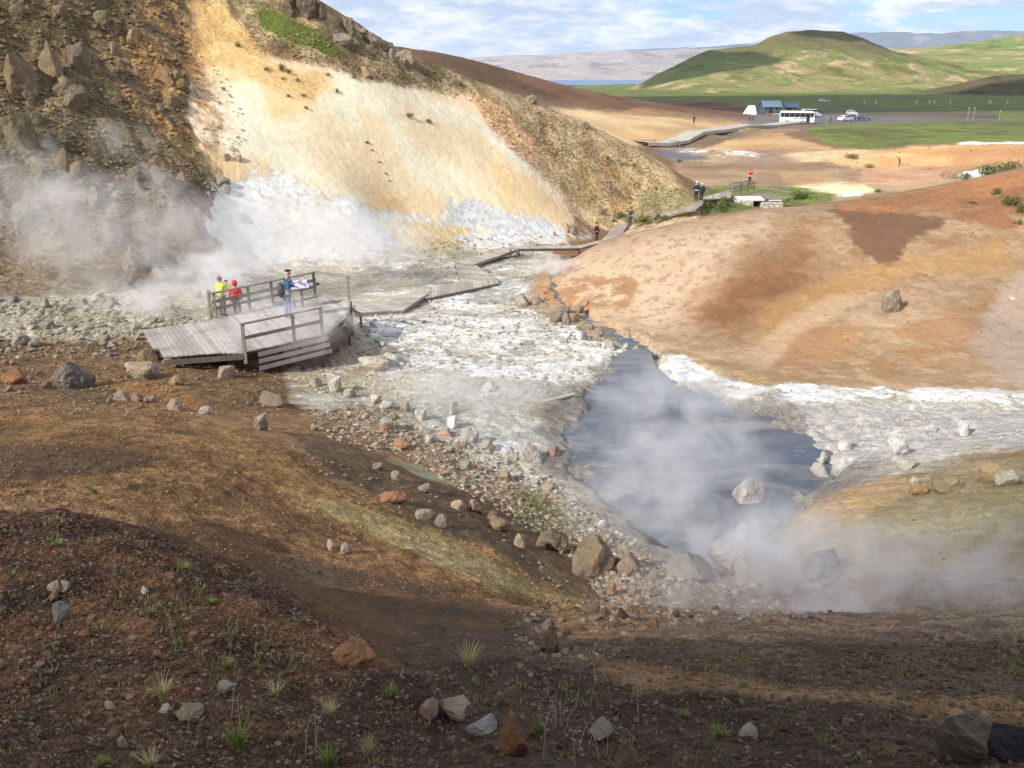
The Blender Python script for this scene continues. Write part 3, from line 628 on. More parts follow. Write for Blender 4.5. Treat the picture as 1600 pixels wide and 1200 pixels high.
# a cloud deck seen in perspective: direction divided by its height
hh = wm('MAXIMUM', wm('ADD', sepn.outputs[2], .22), .08)
comb = n.new('ShaderNodeCombineXYZ')
l.new(wm('DIVIDE', sepn.outputs[0], hh), comb.inputs[0]); l.new(wm('DIVIDE', sepn.outputs[1], hh), comb.inputs[1])
def wnoise(scale, det, rough, off, dist=.0):
    mp = n.new('ShaderNodeMapping'); l.new(comb.outputs[0], mp.inputs[0]); mp.inputs['Location'].default_value = off
    q = n.new('ShaderNodeTexNoise'); l.new(mp.outputs[0], q.inputs['Vector']); q.inputs['Scale'].default_value = scale; q.inputs['Detail'].default_value = det; q.inputs['Roughness'].default_value = rough; q.inputs['Distortion'].default_value = dist
    return q.outputs[0]
def wramp(x, a, b, lo=0.0, hi=1.0):
    q = n.new('ShaderNodeMapRange'); q.interpolation_type = 'SMOOTHSTEP'; l.new(x, q.inputs[0])
    q.inputs[1].default_value = a; q.inputs[2].default_value = b; q.inputs[3].default_value = lo; q.inputs[4].default_value = hi
    return q.outputs[0]
cl = wnoise(2.4, 9, .6, (3.1, 1.7, 0), .3)
cover = wramp(cl, .38, .50)
thick = wnoise(3.4, 9, .66, (7.3, 2.2, 4), .2)
cc = n.new('ShaderNodeMix'); cc.data_type = 'RGBA'; l.new(wramp(thick, .38, .62), cc.inputs[0])
cc.inputs[6].default_value = (7.9, 8.0, 8.4, 1); cc.inputs[7].default_value = (4.3, 5.0, 6.5, 1)
tint = n.new('ShaderNodeMix'); tint.data_type = 'RGBA'; tint.blend_type = 'MULTIPLY'; tint.inputs[0].default_value = 1; l.new(sky.outputs[0], tint.inputs[6]); tint.inputs[7].default_value = (.55, .78, 1.25, 1)
skm = n.new('ShaderNodeMix'); skm.data_type = 'RGBA'; l.new(wm('MULTIPLY', cover, .93), skm.inputs[0]); l.new(tint.outputs[2], skm.inputs[6]); l.new(cc.outputs[2], skm.inputs[7])
l.new(skm.outputs[2], bg.inputs['Color'])
sc.view_settings.view_transform = 'Standard'; sc.view_settings.look = 'None'; sc.view_settings.gamma = 1; sc.view_settings.use_curve_mapping = False
sc.view_settings.exposure = 0.2
sc.cycles.use_denoising = True; sc.cycles.max_bounces = 6; sc.cycles.diffuse_bounces = 2; sc.cycles.glossy_bounces = 2; sc.cycles.volume_bounces = 4; sc.cycles.transparent_max_bounces = 12
sc.cycles.use_adaptive_sampling = True; sc.cycles.adaptive_threshold = .02

# ------------------------------------------------------------------ far hills, lake
def far_mat(name, green, brown, scar, s=.012, gbias=0.0, rough=1, top=None):
    t = NT(name); P = t.geo()
    mp = t.new('ShaderNodeMapping'); t.l.new(P, mp.inputs[0]); mp.inputs['Scale'].default_value = (1, .55, 2.2); mp.inputs['Rotation'].default_value = (0, 0, .5)
    a = t.noise(mp.outputs[0], s, 8, .6, .4); b = t.noise(mp.outputs[0], s * 5, 7, .65); c = t.noise(P, s * 25, 4, .6)
    col = t.mix(t.ramp(t.math('ADD', t.math('MULTIPLY', a, .6), t.math('MULTIPLY', b, .4)), .44 + gbias, .6 + gbias), lin(green), lin(brown))
    d = t.noise(mp.outputs[0], s * 2.2, 9, .65, 1.0)
    col = t.mix(t.ramp(d, .55, .62, 0, .85), col, lin(scar))
    e = t.noise(mp.outputs[0], s * 3.1, 8, .62, .6)
    col = t.mix(t.ramp(e, .52, .62, 0, .8), col, t.mix(1, col, (.55, .55, .48), 'MULTIPLY'))
    if top:
        sz = t.new('ShaderNodeSeparateXYZ'); t.l.new(P, sz.inputs[0])
        zz_ = t.math('ADD', sz.outputs[2], t.math('MULTIPLY', t.math('SUBTRACT', b, .5), 40))
        col = t.mix(t.ramp(zz_, top[0], top[1], 0, .8), col, lin(top[2]))
    col = t.scale(col, t.ramp(c, .25, .75, .85, 1.15))
    t.set(t.b, 'Base Color', col); t.b.inputs['Roughness'].default_value = rough; t.b.inputs['Specular IOR Level'].default_value = .1
    t.set(t.b, 'Normal', t.bump(b, .5, 6 * .012 / s))
    return t.m
def hill(name, sil, Yc, Yf, Yb, zf, zb, mat, du=4, rows=60, prof=1.3, namp=.05, nsc=.01, seed=0, top=0):
    us = np.array([p[0] for p in sil], float); vs = np.array([p[1] for p in sil], float)
    uu = np.arange(us[0], us[-1] + 1, du); vv = np.interp(uu, us, vs)
    k = np.ones(7) / 7; vp = np.pad(vv, 3, 'edge'); vv = .5 * vv + .5 * np.convolve(vp, k, 'valid')
    a, y, z = ray(uu, vv); xc = a / y * Yc; zc = CZ + z / y * Yc
    yc = Yc + .06 * Yc * fbm(xc * .004, xc * 0 + 3.3, 3, seed)
    s = np.linspace(0, 1, rows); Vs = []
    x2 = np.repeat(xc[:, None], 2 * rows - 1, 1); y2 = np.zeros_like(x2); z2 = np.zeros_like(x2)
    for j in range(rows):
        y2[:, j] = Yf + (yc - Yf) * s[j]; z2[:, j] = zf + (zc - zf) * (s[j] ** prof * (1 - top) + top * sstep(s[j], 0, 1))
    for j in range(1, rows):
        y2[:, rows - 1 + j] = yc + (Yb - yc) * s[j]; z2[:, rows - 1 + j] = zb + (zc - zb) * (1 - s[j]) ** 1.2
    edge = np.concatenate([s, s[::-1][1:]]); env = np.sin(np.pi * edge * .5) * 2 * (1 - edge) + .25 * edge
    env = env[None, :] * np.ones_like(x2)
    hgt = np.maximum(zc - zf, 1)[:, None]
    z2 += env * hgt * namp * 2 * fbm(x2 * nsc, y2 * nsc * .6, 6, seed + 5, .55)
    z2 += env * hgt * namp * fbm(x2 * nsc * 3, y2 * nsc * .9, 4, seed + 8, ridged=True)
    V3 = np.stack([x2, y2, z2], -1).reshape(-1, 3); n, m = x2.shape; idx = np.arange(n * m).reshape(n, m)
    Fq = np.stack([idx[:-1, :-1], idx[1:, :-1], idx[1:, 1:], idx[:-1, 1:]], -1).reshape(-1, 4)
    o = link(name, mesh_np(name, V3, Fq, True), mat); tag(o, kind='structure'); return o
green_m = far_mat('hill_grass', (116, 128, 72), (146, 136, 92), (188, 160, 126), .012, -.02, top=(22, 38, (98, 90, 64)))
hill('green_hill', [(930,160),(975,144),(1000,131),(1030,115),(1060,101),(1085,88),(1110,79),(1150,75),(1182,71),(1205,58),(1230,51),(1262,48.5),(1300,48.5),(1330,51),(1352,58),(1372,69),(1395,80),(1430,88),(1480,97),(1520,105),(1600,118),(1700,126),(1800,140)], 860, 560, 1150, 1.0, -10, green_m, seed=3, namp=.075, nsc=.012, prof=1.5, du=2, rows=90)
hill('green_slope', [(1290,100),(1350,84),(1400,78),(1450,74),(1500,69),(1550,62),(1600,54),(1680,48),(1800,40),(1950,44)], 1500, 620, 2100, 1.0, 0, far_mat('slope_grass', (124, 140, 78), (152, 146, 96), (200, 166, 128), .008, -.02), seed=11, namp=.05, nsc=.006, prof=1.1)
hill('heath_mound', [(1430,150),(1470,136),(1510,124),(1545,117.5),(1580,116),(1640,114),(1720,118),(1800,134)], 560, 480, 640, 1.0, 0, far_mat('mound_heath', (92, 92, 56), (104, 86, 70), (112, 92, 80), .03), seed=15, prof=.9, namp=.04, nsc=.02)
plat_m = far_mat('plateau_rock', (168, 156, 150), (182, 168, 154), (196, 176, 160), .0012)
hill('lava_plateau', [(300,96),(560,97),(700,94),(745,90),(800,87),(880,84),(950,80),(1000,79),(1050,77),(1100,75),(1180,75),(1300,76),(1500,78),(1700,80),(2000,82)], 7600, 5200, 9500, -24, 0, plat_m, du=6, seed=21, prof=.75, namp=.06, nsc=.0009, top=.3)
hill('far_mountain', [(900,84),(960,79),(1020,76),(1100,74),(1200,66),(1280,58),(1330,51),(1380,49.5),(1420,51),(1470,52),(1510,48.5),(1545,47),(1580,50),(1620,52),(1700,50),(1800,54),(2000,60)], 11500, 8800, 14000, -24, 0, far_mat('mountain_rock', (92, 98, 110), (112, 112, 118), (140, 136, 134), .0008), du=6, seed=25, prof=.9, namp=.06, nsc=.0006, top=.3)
# lake
t = NT('lake_water'); t.b.inputs['Base Color'].default_value = (*lin((70, 110, 150)), 1); t.b.inputs['Roughness'].default_value = .35
t.set(t.b, 'Normal', t.bump(t.noise(t.geo(), .05, 4), .3, 1))
lk = MB().add([(-2600, 2900, -21), (1400, 2900, -21), (2400, 6200, -21), (-2600, 6200, -21)], [(0, 1, 2, 3)]).build('lake_water', t.m); tag(lk, kind='structure')
# ------------------------------------------------------------------ pool and stream
t = NT('mud_water'); P = t.geo()
mp = t.new('ShaderNodeMapping'); t.l.new(P, mp.inputs[0]); mp.inputs['Scale'].default_value = (.5, 1.2, 1)
a = t.noise(mp.outputs[0], 1.0, 7, .65, .8)
c = t.mix(t.ramp(a, .42, .62), lin((82, 88, 100)), lin((120, 120, 120)))
c = t.mix(t.ramp(t.noise(mp.outputs[0], .5, 8, .65, .6), .56, .68, 0, .6), c, lin((138, 132, 120)))
sc_ = t.noise(mp.outputs[0], 3.2, 8, .7, .6); sep2 = t.noise(P, .35, 5, .6)
c = t.mix(t.math('MULTIPLY', t.ramp(sc_, .58, .70, 0, .6), t.ramp(sep2, .45, .58)), c, lin((190, 188, 178)))
t.set(t.b, 'Base Color', c); t.b.inputs['Roughness'].default_value = .34; t.b.inputs['Specular IOR Level'].default_value = .22
t.set(t.b, 'Normal', t.bump(t.noise(P, 9, 4, .6), .25, .03))
pc = np.mean(np.array(pool_px), 0)
pw = [PZ(pc[0] + (u - pc[0]) * 1.15, pc[1] + (v - pc[1]) * 1.12, POOL_Z) for u, v in pool_px]
pw = [PZ(pc[0] + (u - pc[0]) * 1.15, max(pc[1] + (v - pc[1]) * 1.12, 546), POOL_Z) for u, v in pool_px]
pl = MB().add(pw, [tuple(range(len(pw)))]).build('pool_water', t.m); tag(pl, kind='structure')
cl_px = [(864,430,5),(872,452,7),(888,472,8),(912,495,9),(942,514,12),(975,532,17),(1005,548,24),(1022,562,26)]
vs = []
for i, (u, v, wd) in enumerate(cl_px):
    x, y, z = hit(u, v); z = min(z, H(x - .2, y), H(x + .2, y)) + .10
    wx = wd / F * y * 1.3
    vs += [(x - wx, y + wx * .35, z), (x + wx, y - wx * .35, z)]
st = MB().add(vs, [(2 * i, 2 * i + 1, 2 * i + 3, 2 * i + 2) for i in range(len(cl_px) - 1)]).build('stream_water', t.m); tag(st, kind='structure')
# ------------------------------------------------------------------ haze, the air between here and the far plateau
t = NT('air'); t.n.remove(t.b); pv = t.new('ShaderNodeVolumePrincipled'); pv.inputs['Color'].default_value = (.72, .83, 1, 1); pv.inputs['Density'].default_value = 4.5e-5
t.l.new(pv.outputs[0], t.out.inputs['Volume'])
hz = MB().box((0, 3000, 165), (34000, 26000, 520)).build('haze', t.m); tag(hz, kind='stuff')
# ------------------------------------------------------------------ clouds overhead, out of the picture, that shade parts of the land
cloud_m = NT('cloud_white'); cloud_m.b.inputs['Base Color'].default_value = (.85, .86, .88, 1); cloud_m.b.inputs['Roughness'].default_value = 1
def cloud(gx, gy, rx, ry, h, seed, gz=2, rot=0):
    t_ = (h - gz) / SUN_DIR.z; cx, cy = gx + SUN_DIR.x * t_, gy + SUN_DIR.y * t_
    bm = bmesh.new(); bmesh.ops.create_icosphere(bm, subdivisions=5, radius=1)
    for v in bm.verts:
        p = v.co.copy(); nn = mnoise.fractal(p * 2.2 + Vector((seed, seed * 2, 0)), 1, 2, 5)
        v.co = Vector((p.x * rx, p.y * ry, p.z * min(rx, ry) * .35)) * (1 + .35 * nn)
    me = bpy.data.meshes.new('cloud'); bm.to_mesh(me); bm.free()
    o = link('cloud', me, cloud_m.m, None, (cx, cy, h)); o.rotation_euler.z = rot
    tag(o, 'unseen white cloud overhead that casts shade on the land', 'cloud', 'clouds overhead'); return o
cloud(300, 420, 420, 105, 520, 1.3)
cloud(150, 800, 60, 60, 520, 4.1, 30)
cloud(300, 860, 45, 35, 520, 9.1, 50)
cloud(8.2, 5.5, 8.2, 7.5, 430, 6.2, 9, .2)  # added out of view only to block sun from the near right ground

# ------------------------------------------------------------------ steam
def steam(u, v, Y, rad, dens, label, seed=0, nsc=.5, thr=.42, lean=0, name='steam_plume', soft=.25):
    x, y, z = PY(u, v, Y)
    bm = bmesh.new(); bmesh.ops.create_icosphere(bm, subdivisions=3, radius=1)
    me = bpy.data.meshes.new('steam'); bm.to_mesh(me); bm.free()
    t = NT('steam'); t.n.remove(t.b)
    tc_ = t.new('ShaderNodeTexCoord'); o3 = tc_.outputs['Object']
    ln = t.new('ShaderNodeVectorMath', operation='LENGTH'); t.l.new(o3, ln.inputs[0])
    fall = t.ramp(ln.outputs['Value'], soft, 1.0, 1.0, 0.0)
    mp = t.new('ShaderNodeMapping'); t.l.new(t.geo(), mp.inputs[0]); mp.inputs['Location'].default_value = (seed * 3.1, seed * 1.7, seed * 5.3); mp.inputs['Rotation'].default_value = (.3, .5, .2)
    nz = t.noise(mp.outputs[0], nsc * 1.4, 5, .62, 1.2)
    shp = t.math('MAXIMUM', t.math('SUBTRACT', t.math('ADD', nz, t.math('MULTIPLY', fall, .28)), thr + .31), 0)
    d = t.math('MULTIPLY', t.math('MULTIPLY', shp, fall), dens * 8.5)
    pv = t.new('ShaderNodeVolumePrincipled'); pv.inputs['Color'].default_value = (1, 1, 1, 1); pv.inputs['Anisotropy'].default_value = .1
    t.l.new(d, pv.inputs['Density']); t.l.new(pv.outputs[0], t.out.inputs['Volume'])
    o = link(name, me, t.m, None, (x, y, z)); o.scale = rad; o.rotation_euler.y = lean
    tag(o, label, 'steam', 'steam drifting over the hot ground', 'stuff'); return o
steam(440, 365, 48, (10, 6, 4.4), .2, 'thick white steam behind the viewing platform', 1, .35, .36)
steam(330, 425, 41, (5, 4, 2.0), .38, 'bright low steam cloud left behind the railing', 16, .45, .37)
steam(150, 350, 42, (9, 5, 4.8), .15, 'thin steam over the boulders left of the platform', 2, .3, .34)
steam(20, 290, 45, (7, 4, 4.5), .13, 'faint steam at the foot of the rocky slope', 3, .3, .36)
steam(240, 465, 36.5, (6, 2.6, 1.7), .32, 'low steam beside the platform ramp', 4, .5, .36)
steam(450, 505, 30.5, (4.4, 1.8, 2.1), .42, 'wisp of steam over the platform deck', 5, .6, .34)
steam(570, 380, 52, (8, 5, 3.0), .2, 'steam trailing right of the platform', 6, .35, .36)
steam(190, 215, 52, (5, 3, 2.5), .12, 'small steam patch on the rocky slope', 14, .4)
steam(860, 415, 47, (2.6, 2, 1.0), .9, 'small steam puff at the left toe of the mound', 7, .8, .36)
steam(1060, 720, 20.0, (4.4, 4.4, 1.8), .21, 'bluish steam rising off the mud pool', 8, .6, .34)
steam(1000, 790, 17.0, (3.2, 2.4, 1.5), .26, 'steam over the near end of the mud pool', 17, .7, .36)
steam(1080, 630, 27, (5.5, 5, 1.6), .28, 'thin steam over the far side of the mud pool', 9, .45, .36)
steam(1210, 870, 14.5, (4.0, 2.6, 2.2), .6, 'steam over the stones below the pool', 10, .6, .35)
steam(1290, 920, 10.4, (3.2, 2.3, 1.8), .6, 'steam boiling up behind the near ledge', 11, .8, .35, 0, soft=.05)
steam(1500, 890, 11.2, (3.2, 2.2, 1.7), .5, 'steam drifting along the near right bank', 12, .7, .35, 0, soft=.05)
steam(1080, 930, 11.5, (2.4, 2.0, 1.2), .35, 'thin steam over the rubble left of the ledge', 18, .8, .35, 0, soft=.05)
steam(740, 600, 27, (6, 5, 1.6), .2, 'thin steam over the crusted ground', 13, .5, .36)
steam(1345, 283, 126, (5, 4, 4.5), .25, 'distant steam puff beyond the mound', 15, .3)
sc.cycles.volume_step_rate = 1.5; sc.cycles.volume_max_steps = 128

# ------------------------------------------------------------------ timber walks and the viewing platform
def wood_mat(name, srgb, var=.22):
    t = NT(name); P = t.geo(); inf = t.new('ShaderNodeAttribute', attribute_name='pl')
    n = t.noise(P, 3.0, 6, .65); n2 = t.noise(P, 22, 4, .6)
    f = t.math('MULTIPLY', t.ramp(n, .25, .75, 1 - var, 1 + var * .6), t.ramp(n2, .3, .7, .88, 1.1))
    ge = t.new('ShaderNodeNewGeometry'); rnd = t.ramp(ge.outputs['Random Per Island'], 0, 1, .78, 1.16)
    base = t.new('ShaderNodeRGB'); base.outputs[0].default_value = (*lin(srgb), 1)
    mud = t.ramp(t.noise(P, .8, 7, .65, .5), .5, .66, 0, .5)
    t.set(t.b, 'Base Color', t.mix(mud, t.scale(base.outputs[0], t.math('MULTIPLY', f, rnd)), lin((128, 112, 92)))); t.b.inputs['Roughness'].default_value = .85
    t.set(t.b, 'Normal', t.bump(n2, .4, .01)); return t.m
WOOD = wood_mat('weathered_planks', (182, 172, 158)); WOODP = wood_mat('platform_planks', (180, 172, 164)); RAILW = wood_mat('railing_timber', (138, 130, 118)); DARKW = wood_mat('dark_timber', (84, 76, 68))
def clip_planks(mb, poly, zf, d, wd=.15, gap=.012, th=.045):
    """planks running along d inside the polygon; zf gives the deck height at a point"""
    d = Vector((d[0], d[1])).normalized(); nrm = Vector((-d.y, d.x)); P = [Vector(p[:2]) for p in poly]
    s = [p.dot(nrm) for p in P]; k = min(s) + wd / 2
    while k < max(s):
        ts = []
        for i in range(len(P)):
            a, b = P[i], P[(i + 1) % len(P)]; sa, sb = a.dot(nrm), b.dot(nrm)
            if (sa > k) != (sb > k): ts.append((a + (b - a) * ((k - sa) / (sb - sa))).dot(d))
        ts.sort()
        for j in range(0, len(ts) - 1, 2):
            if ts[j + 1] - ts[j] < .1: continue
            e = random.uniform(-.02, .02)
            p0 = d * (ts[j] + e) + nrm * k; p1 = d * (ts[j + 1] + e) + nrm * k
            zz = random.uniform(-.004, .004)
            mb.bar((p0.x, p0.y, zf(p0.x, p0.y) - th / 2 + zz), (p1.x, p1.y, zf(p1.x, p1.y) - th / 2 + zz), wd - gap, th)
        k += wd
    return mb
DZ = 5.0
def D(u, v, z=DZ): return Vector(PZ(u, v, z))
A = D(380, 551); B = D(334, 498); Cc = D(506, 522); Dd = D(495, 461); E = D(547, 469); G = D(543, 487)
plat = empty('viewing_platform', (0, 0, 0), label='weathered wooden viewing platform with railings amid the steam', cat='platform')
mb = MB(); pdir = (B - A)
clip_planks(mb, [A, Cc, G, E, Dd, B], lambda x, y: DZ, pdir); mb.build('deck', WOODP, plat)
R0 = D(217, 515, 4.75); R1 = D(256, 561, 4.75)
pl_n = (B - R0)
def rampz(x, y):
    s = (Vector((x, y, 0)) - R0).dot(pl_n) / pl_n.length_squared; return 4.75 + (DZ - 4.75) * max(0, min(1, s)) - .004
mb = MB(); clip_planks(mb, [R0, R1, A, B], rampz, pdir, .16); mb.build('ramp', WOODP, plat)
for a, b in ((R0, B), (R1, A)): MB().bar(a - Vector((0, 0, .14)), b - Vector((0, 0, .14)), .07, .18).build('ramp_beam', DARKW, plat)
def rail(parent, a, b, hgt, nmid, posts, name='handrail', pw=.10, mids=None, top=(.14, .045)):
    a = Vector(a); b = Vector(b); up = Vector((0, 0, hgt))
    MB().bar(a + up, b + up, *top).build(name, RAILW, parent)
    for k in range(nmid):
        h = hgt * (k + 1) / (nmid + 1) if mids is None else mids[k]
        MB().bar(a + Vector((0, 0, h)), b + Vector((0, 0, h)), .04, .12).build('mid_rail', RAILW, parent)
    for s in posts:
        p = a.lerp(b, s); MB().box(p + Vector((0, 0, (hgt - .4) / 2 - .02)), (pw, pw, hgt + .36)).build('post', RAILW, parent)
off = lambda a, k: a + (a - Vector(((A + Cc + Dd + B) / 4))).normalized() * k
rail(plat, A, Cc, 1.0, 1, (0.02, .62, .98))
bx = B + (B - A).normalized() * .55
rail(plat, B, Dd, 1.0, 2, (0.02, .33, .55, .98), mids=(.38, .66)); rail(plat, B + Vector((-.05, 0, 0)), bx, 1.0, 2, (.95,))
rail(plat, Dd, E, 1.0, 1, (.97,))
fd = (Cc - A).normalized(); fn = Vector((fd.y, -fd.x, 0)) * .09
for k in range(3): MB().bar(A + fd * .5 + fn + Vector((0, 0, -.16 - .25 * k)), Cc + fd * (.12 + .06 * k) + fn + Vector((0, 0, -.16 - .25 * k)), .03, .16).build('skirt_board', WOODP, plat)
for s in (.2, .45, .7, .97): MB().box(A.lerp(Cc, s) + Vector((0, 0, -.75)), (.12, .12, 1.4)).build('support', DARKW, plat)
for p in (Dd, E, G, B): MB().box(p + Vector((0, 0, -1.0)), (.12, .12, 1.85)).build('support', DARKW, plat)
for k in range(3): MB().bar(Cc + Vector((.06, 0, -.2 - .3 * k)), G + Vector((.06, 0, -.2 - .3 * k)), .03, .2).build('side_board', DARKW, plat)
MB().bar(G + Vector((0, .05, -.12)), E + Vector((.03, .05, -.12)), .05, .2).build('side_board', DARKW, plat)
# stepped exit down to the walk
def quad_walk(name, label, px, zs, across, parent=None, wd=.16, beam=True, group='timber walkway through the valley', mat=None):
    pts = []
    for (u, v), z in zip(px, zs):
        if z < 0:                                           # height above the ground
            q = Vector(hit(u, v))
            for _ in range(3): q = Vector(PZ(u, v, float(H(q.x, q.y)) - z))
        else: q = Vector(PZ(u, v, z))
        pts.append(q)
    o = empty(name, tuple(sum(pts, Vector()) / len(pts)), label=label, cat='boardwalk', group=group)
    base = o.location.copy(); Am = np.array([[p.x, p.y, 1] for p in pts]); co = np.linalg.lstsq(Am, np.array([p.z for p in pts]), rcond=None)[0]
    zf = lambda x, y: float(co[0] * x + co[1] * y + co[2])
    mb = MB(); clip_planks(mb, pts, zf, Vector(pts[across[1]]) - Vector(pts[across[0]]), wd)
    mb.v = [tuple(Vector(p) - base) for p in mb.v]; mb.build('plank_deck', mat or WOOD, o)
    mb = MB(); n = len(pts)
    for i in range(n):
        a, b = pts[i], pts[(i + 1) % n]; m_ = sum(pts, Vector()) / n
        a2 = a.lerp(m_, .03); b2 = b.lerp(m_, .03)
        mb.bar((a2.x, a2.y, zf(a2.x, a2.y) - .12), (b2.x, b2.y, zf(b2.x, b2.y) - .12), .06, .13)
    mb.v = [tuple(Vector(p) - base) for p in mb.v]; mb.build('side_beam', RAILW, o)
    for p in pts:
        g = float(H(p.x, p.y)); h = zf(p.x, p.y) - .2
        if h - g > .08: MB().box((p.x - base.x, p.y - base.y, (h + g) / 2 - .1 - base.z), (.1, .1, h - g + .2)).build('support_post', DARKW, o)
    return o
quad_walk('boardwalk', 'short plank step down from the right end of the viewing platform', [(500,461),(548,470),(563,486),(545,488)], [4.75,4.75,4.2,4.2], (2, 3))
quad_walk('boardwalk', 'flat plank walk just right of the viewing platform', [(560,477),(602,478),(628,485),(552,489)], [-.2,-.16,-.16,-.2], (1, 2))
quad_walk('boardwalk', 'tilted plank section rising toward the zigzag walkway', [(596,479),(634,458),(669,458),(628,486)], [-.16,-.3,-.3,-.16], (1, 2))
quad_walk('boardwalk', 'long plank section running right across the crusted ground', [(650,460),(668,450),(720,441),(779,438),(780,441),(665,466)], [-.2,-.2,-.2,-.2,-.2,-.2], (1, 5))
quad_walk('boardwalk', 'short plank section of the zigzag walkway running away uphill', [(712,411),(741,412),(779,438),(722,443)], [-.3,-.3,-.2,-.2], (0, 1))
quad_walk('boardwalk', 'raised plank section of the zigzag with a dark underside', [(712,410),(798,384),(811,389),(740,413)], [-.4,-.6,-.6,-.4], (0, 3))
quad_walk('boardwalk', 'straight plank section half hidden by steam at the mound toe', [(798,384),(905,382),(948,372),(950,377),(905,388),(808,389)], [2.6,1.7,.8,.8,1.7,2.6], (0, 5))
quad_walk('boardwalk', 'plank section climbing past the woman in the purple coat', [(940,376),(975,339),(987,339),(968,372)], [.75,1.25,1.25,.8], (0, 3))
quad_walk('boardwalk', 'curving plank section between the shrub and the hiking pair', [(1032,334),(1068,328),(1086,316),(1099,309),(1098,317),(1087,325),(1072,332),(1036,338)], [1.75,2.1,2.6,2.8,2.8,2.6,2.1,1.75], (1, 6), wd=.2)
quad_walk('boardwalk', 'plank section leading from the hiking pair to the fenced footbridge', [(1099,308),(1120,302),(1141,297),(1141,309),(1100,311)], [2.75,2.55,2.3,2.3,2.7], (2, 3), wd=.2)
# fenced footbridge on the culvert
br = empty('footbridge', PZ(1190, 300, 2.0), label='gravel topped footbridge with dark timber railings beyond the mound', cat='bridge')
bb = br.location.copy()
def brl(u, v, z): return Vector(PZ(u, v, z)) - bb
c0, c1, c2, c3 = brl(1143, 308, 2.1), brl(1177, 300, 2.1), brl(1204, 303, 2.05), brl(1236, 309, 2.0)
mb = MB(); clip_planks(mb, [c0, c1, c2, c3, brl(1228, 311, 2.0), brl(1150, 309.5, 2.1)], lambda x, y: -.0 + .05, (0, 1), .25); mb.build('deck', simple('bridge_gravel', (146, 124, 112), .95, scale=2), br)
for a, b, ps in ((c0, c1, (0, .35, .7, .98)), (c1, c2, (.99,)), (c2, c3, (.85,))): rail(br, a, b, 1.05, 1, ps, pw=.13, top=(.1, .09))
c4, c5 = brl(1139, 304, 2.1), brl(1174, 297, 2.1)
rail(br, c4, c5, 1.05, 1, (0.02, .5), pw=.12, top=(.1, .08))
stone_m = simple('pale_masonry', (190, 184, 168), .9, var=.4, scale=3.5, bump=.05)
cul = empty('stone_culvert', PZ(1182, 311, 1.95), label='pale stone culvert with a flat white slab over a dark opening', cat='culvert')
MB().box((-1.5, -.3, -.85), (1.9, 1.6, 1.7)).build('wall', stone_m, cul, bevel=.05)
MB().box((1.35, -.3, -.95), (2.2, 1.6, 1.5)).build('wall', stone_m, cul, bevel=.05)
MB().box((-.1, .45, -.9), (1.0, .3, 1.5)).build('back_wall', DARKW, cul)
MB().box((-.75, -.1, .07), (2.7, 1.9, .12), Matrix.Rotation(.08, 3, 'X')).build('roof_slab', simple('white_slab', (222, 220, 214), .8), cul, bevel=.02)
MB().box((1.75, .0, -.06), (1.2, 1.5, .1)).build('roof_slab', simple('white_slab_small', (216, 214, 208), .8), cul, bevel=.02)
# far boardwalk, a long light path with a railed end
fw = [(1000,238,165),(1035,229,168),(1060,224,172),(1085,217,180),(1120,210,192),(1160,204,207),(1200,200,220),(1240,196.5,232)]
mb = MB(); L = []
for u, v, Y in fw:
    q = PY(u, v, Y); L.append(Vector((q[0], q[1], max(q[2], float(H(q[0], q[1])) + .25, float(H(q[0], q[1] - 3)) + .2)))); vs = []
for i, p in enumerate(L):
    d = (L[min(i + 1, len(L) - 1)] - L[max(i - 1, 0)]); d.z = 0; d.normalize(); nn = Vector((-d.y, d.x, 0)) * 2.0
    vs += [p + nn + Vector((0, 0, .3)), p - nn + Vector((0, 0, .3)), p + nn - Vector((0, 0, .3)), p - nn - Vector((0, 0, .3))]
fs = []
for i in range(len(L) - 1):
    k = 4 * i; fs += [(k, k + 1, k + 5, k + 4), (k + 1, k + 3, k + 7, k + 5), (k, k + 4, k + 6, k + 2)]
fwo = empty('boardwalk', tuple(L[2]), label='long pale boardwalk curving away to the car park', cat='boardwalk', group='timber walkway through the valley')
mb.add([v - L[2] for v in vs], fs).build('path_deck', simple('pale_decking', (186, 180, 164), .9, scale=.8), fwo)
a, b = PY(990, 230, 165), PY(1024, 231, 167)
for q0, q1 in ((PY(990, 230, 167), PY(1024, 230, 169)), (PY(997, 236, 163), PY(1030, 236, 165)), (PY(1048, 231, 168), PY(1062, 232, 168))):
    rail(fwo, Vector(q0) - L[2], Vector(q1) - L[2], 1.25, 1, (0, .5, .99), pw=.16, top=(.12, .12))
# info board
ib = empty('information_board', D(473, 481), rz=math.radians(25), label='tilted information board with a coloured picture panel beside the man in blue', cat='sign')
MB().box((0, 0, .45), (.09, .09, .9)).build('leg', RAILW, ib)
MB().box((-.28, .25, .45), (.07, .07, .9)).build('leg', RAILW, ib)
Mx = Matrix.Rotation(math.radians(28), 3, 'X')
MB().box((-.1, .05, .96), (.75, .5, .04), Mx).build('panel', simple('panel_white', (214, 218, 222), .4), ib)
pp = MB(); Mx2 = Mx
pic = NT('panel_print'); P = pic.obj(); na = pic.noise(P, 5, 3, .5); nb_ = pic.noise(P, 9, 2, .5)
cc_ = pic.mix(pic.ramp(na, .42, .5), lin((128, 138, 190)), lin((206, 208, 214))); cc_ = pic.mix(pic.ramp(nb_, .56, .6), cc_, lin((150, 96, 110)))
pic.set(pic.b, 'Base Color', cc_); pic.b.inputs['Roughness'].default_value = .35
pp.box((-.1, .05 - .0, .985), (.67, .42, .006), Mx2).build('printed_picture', pic.m, ib)
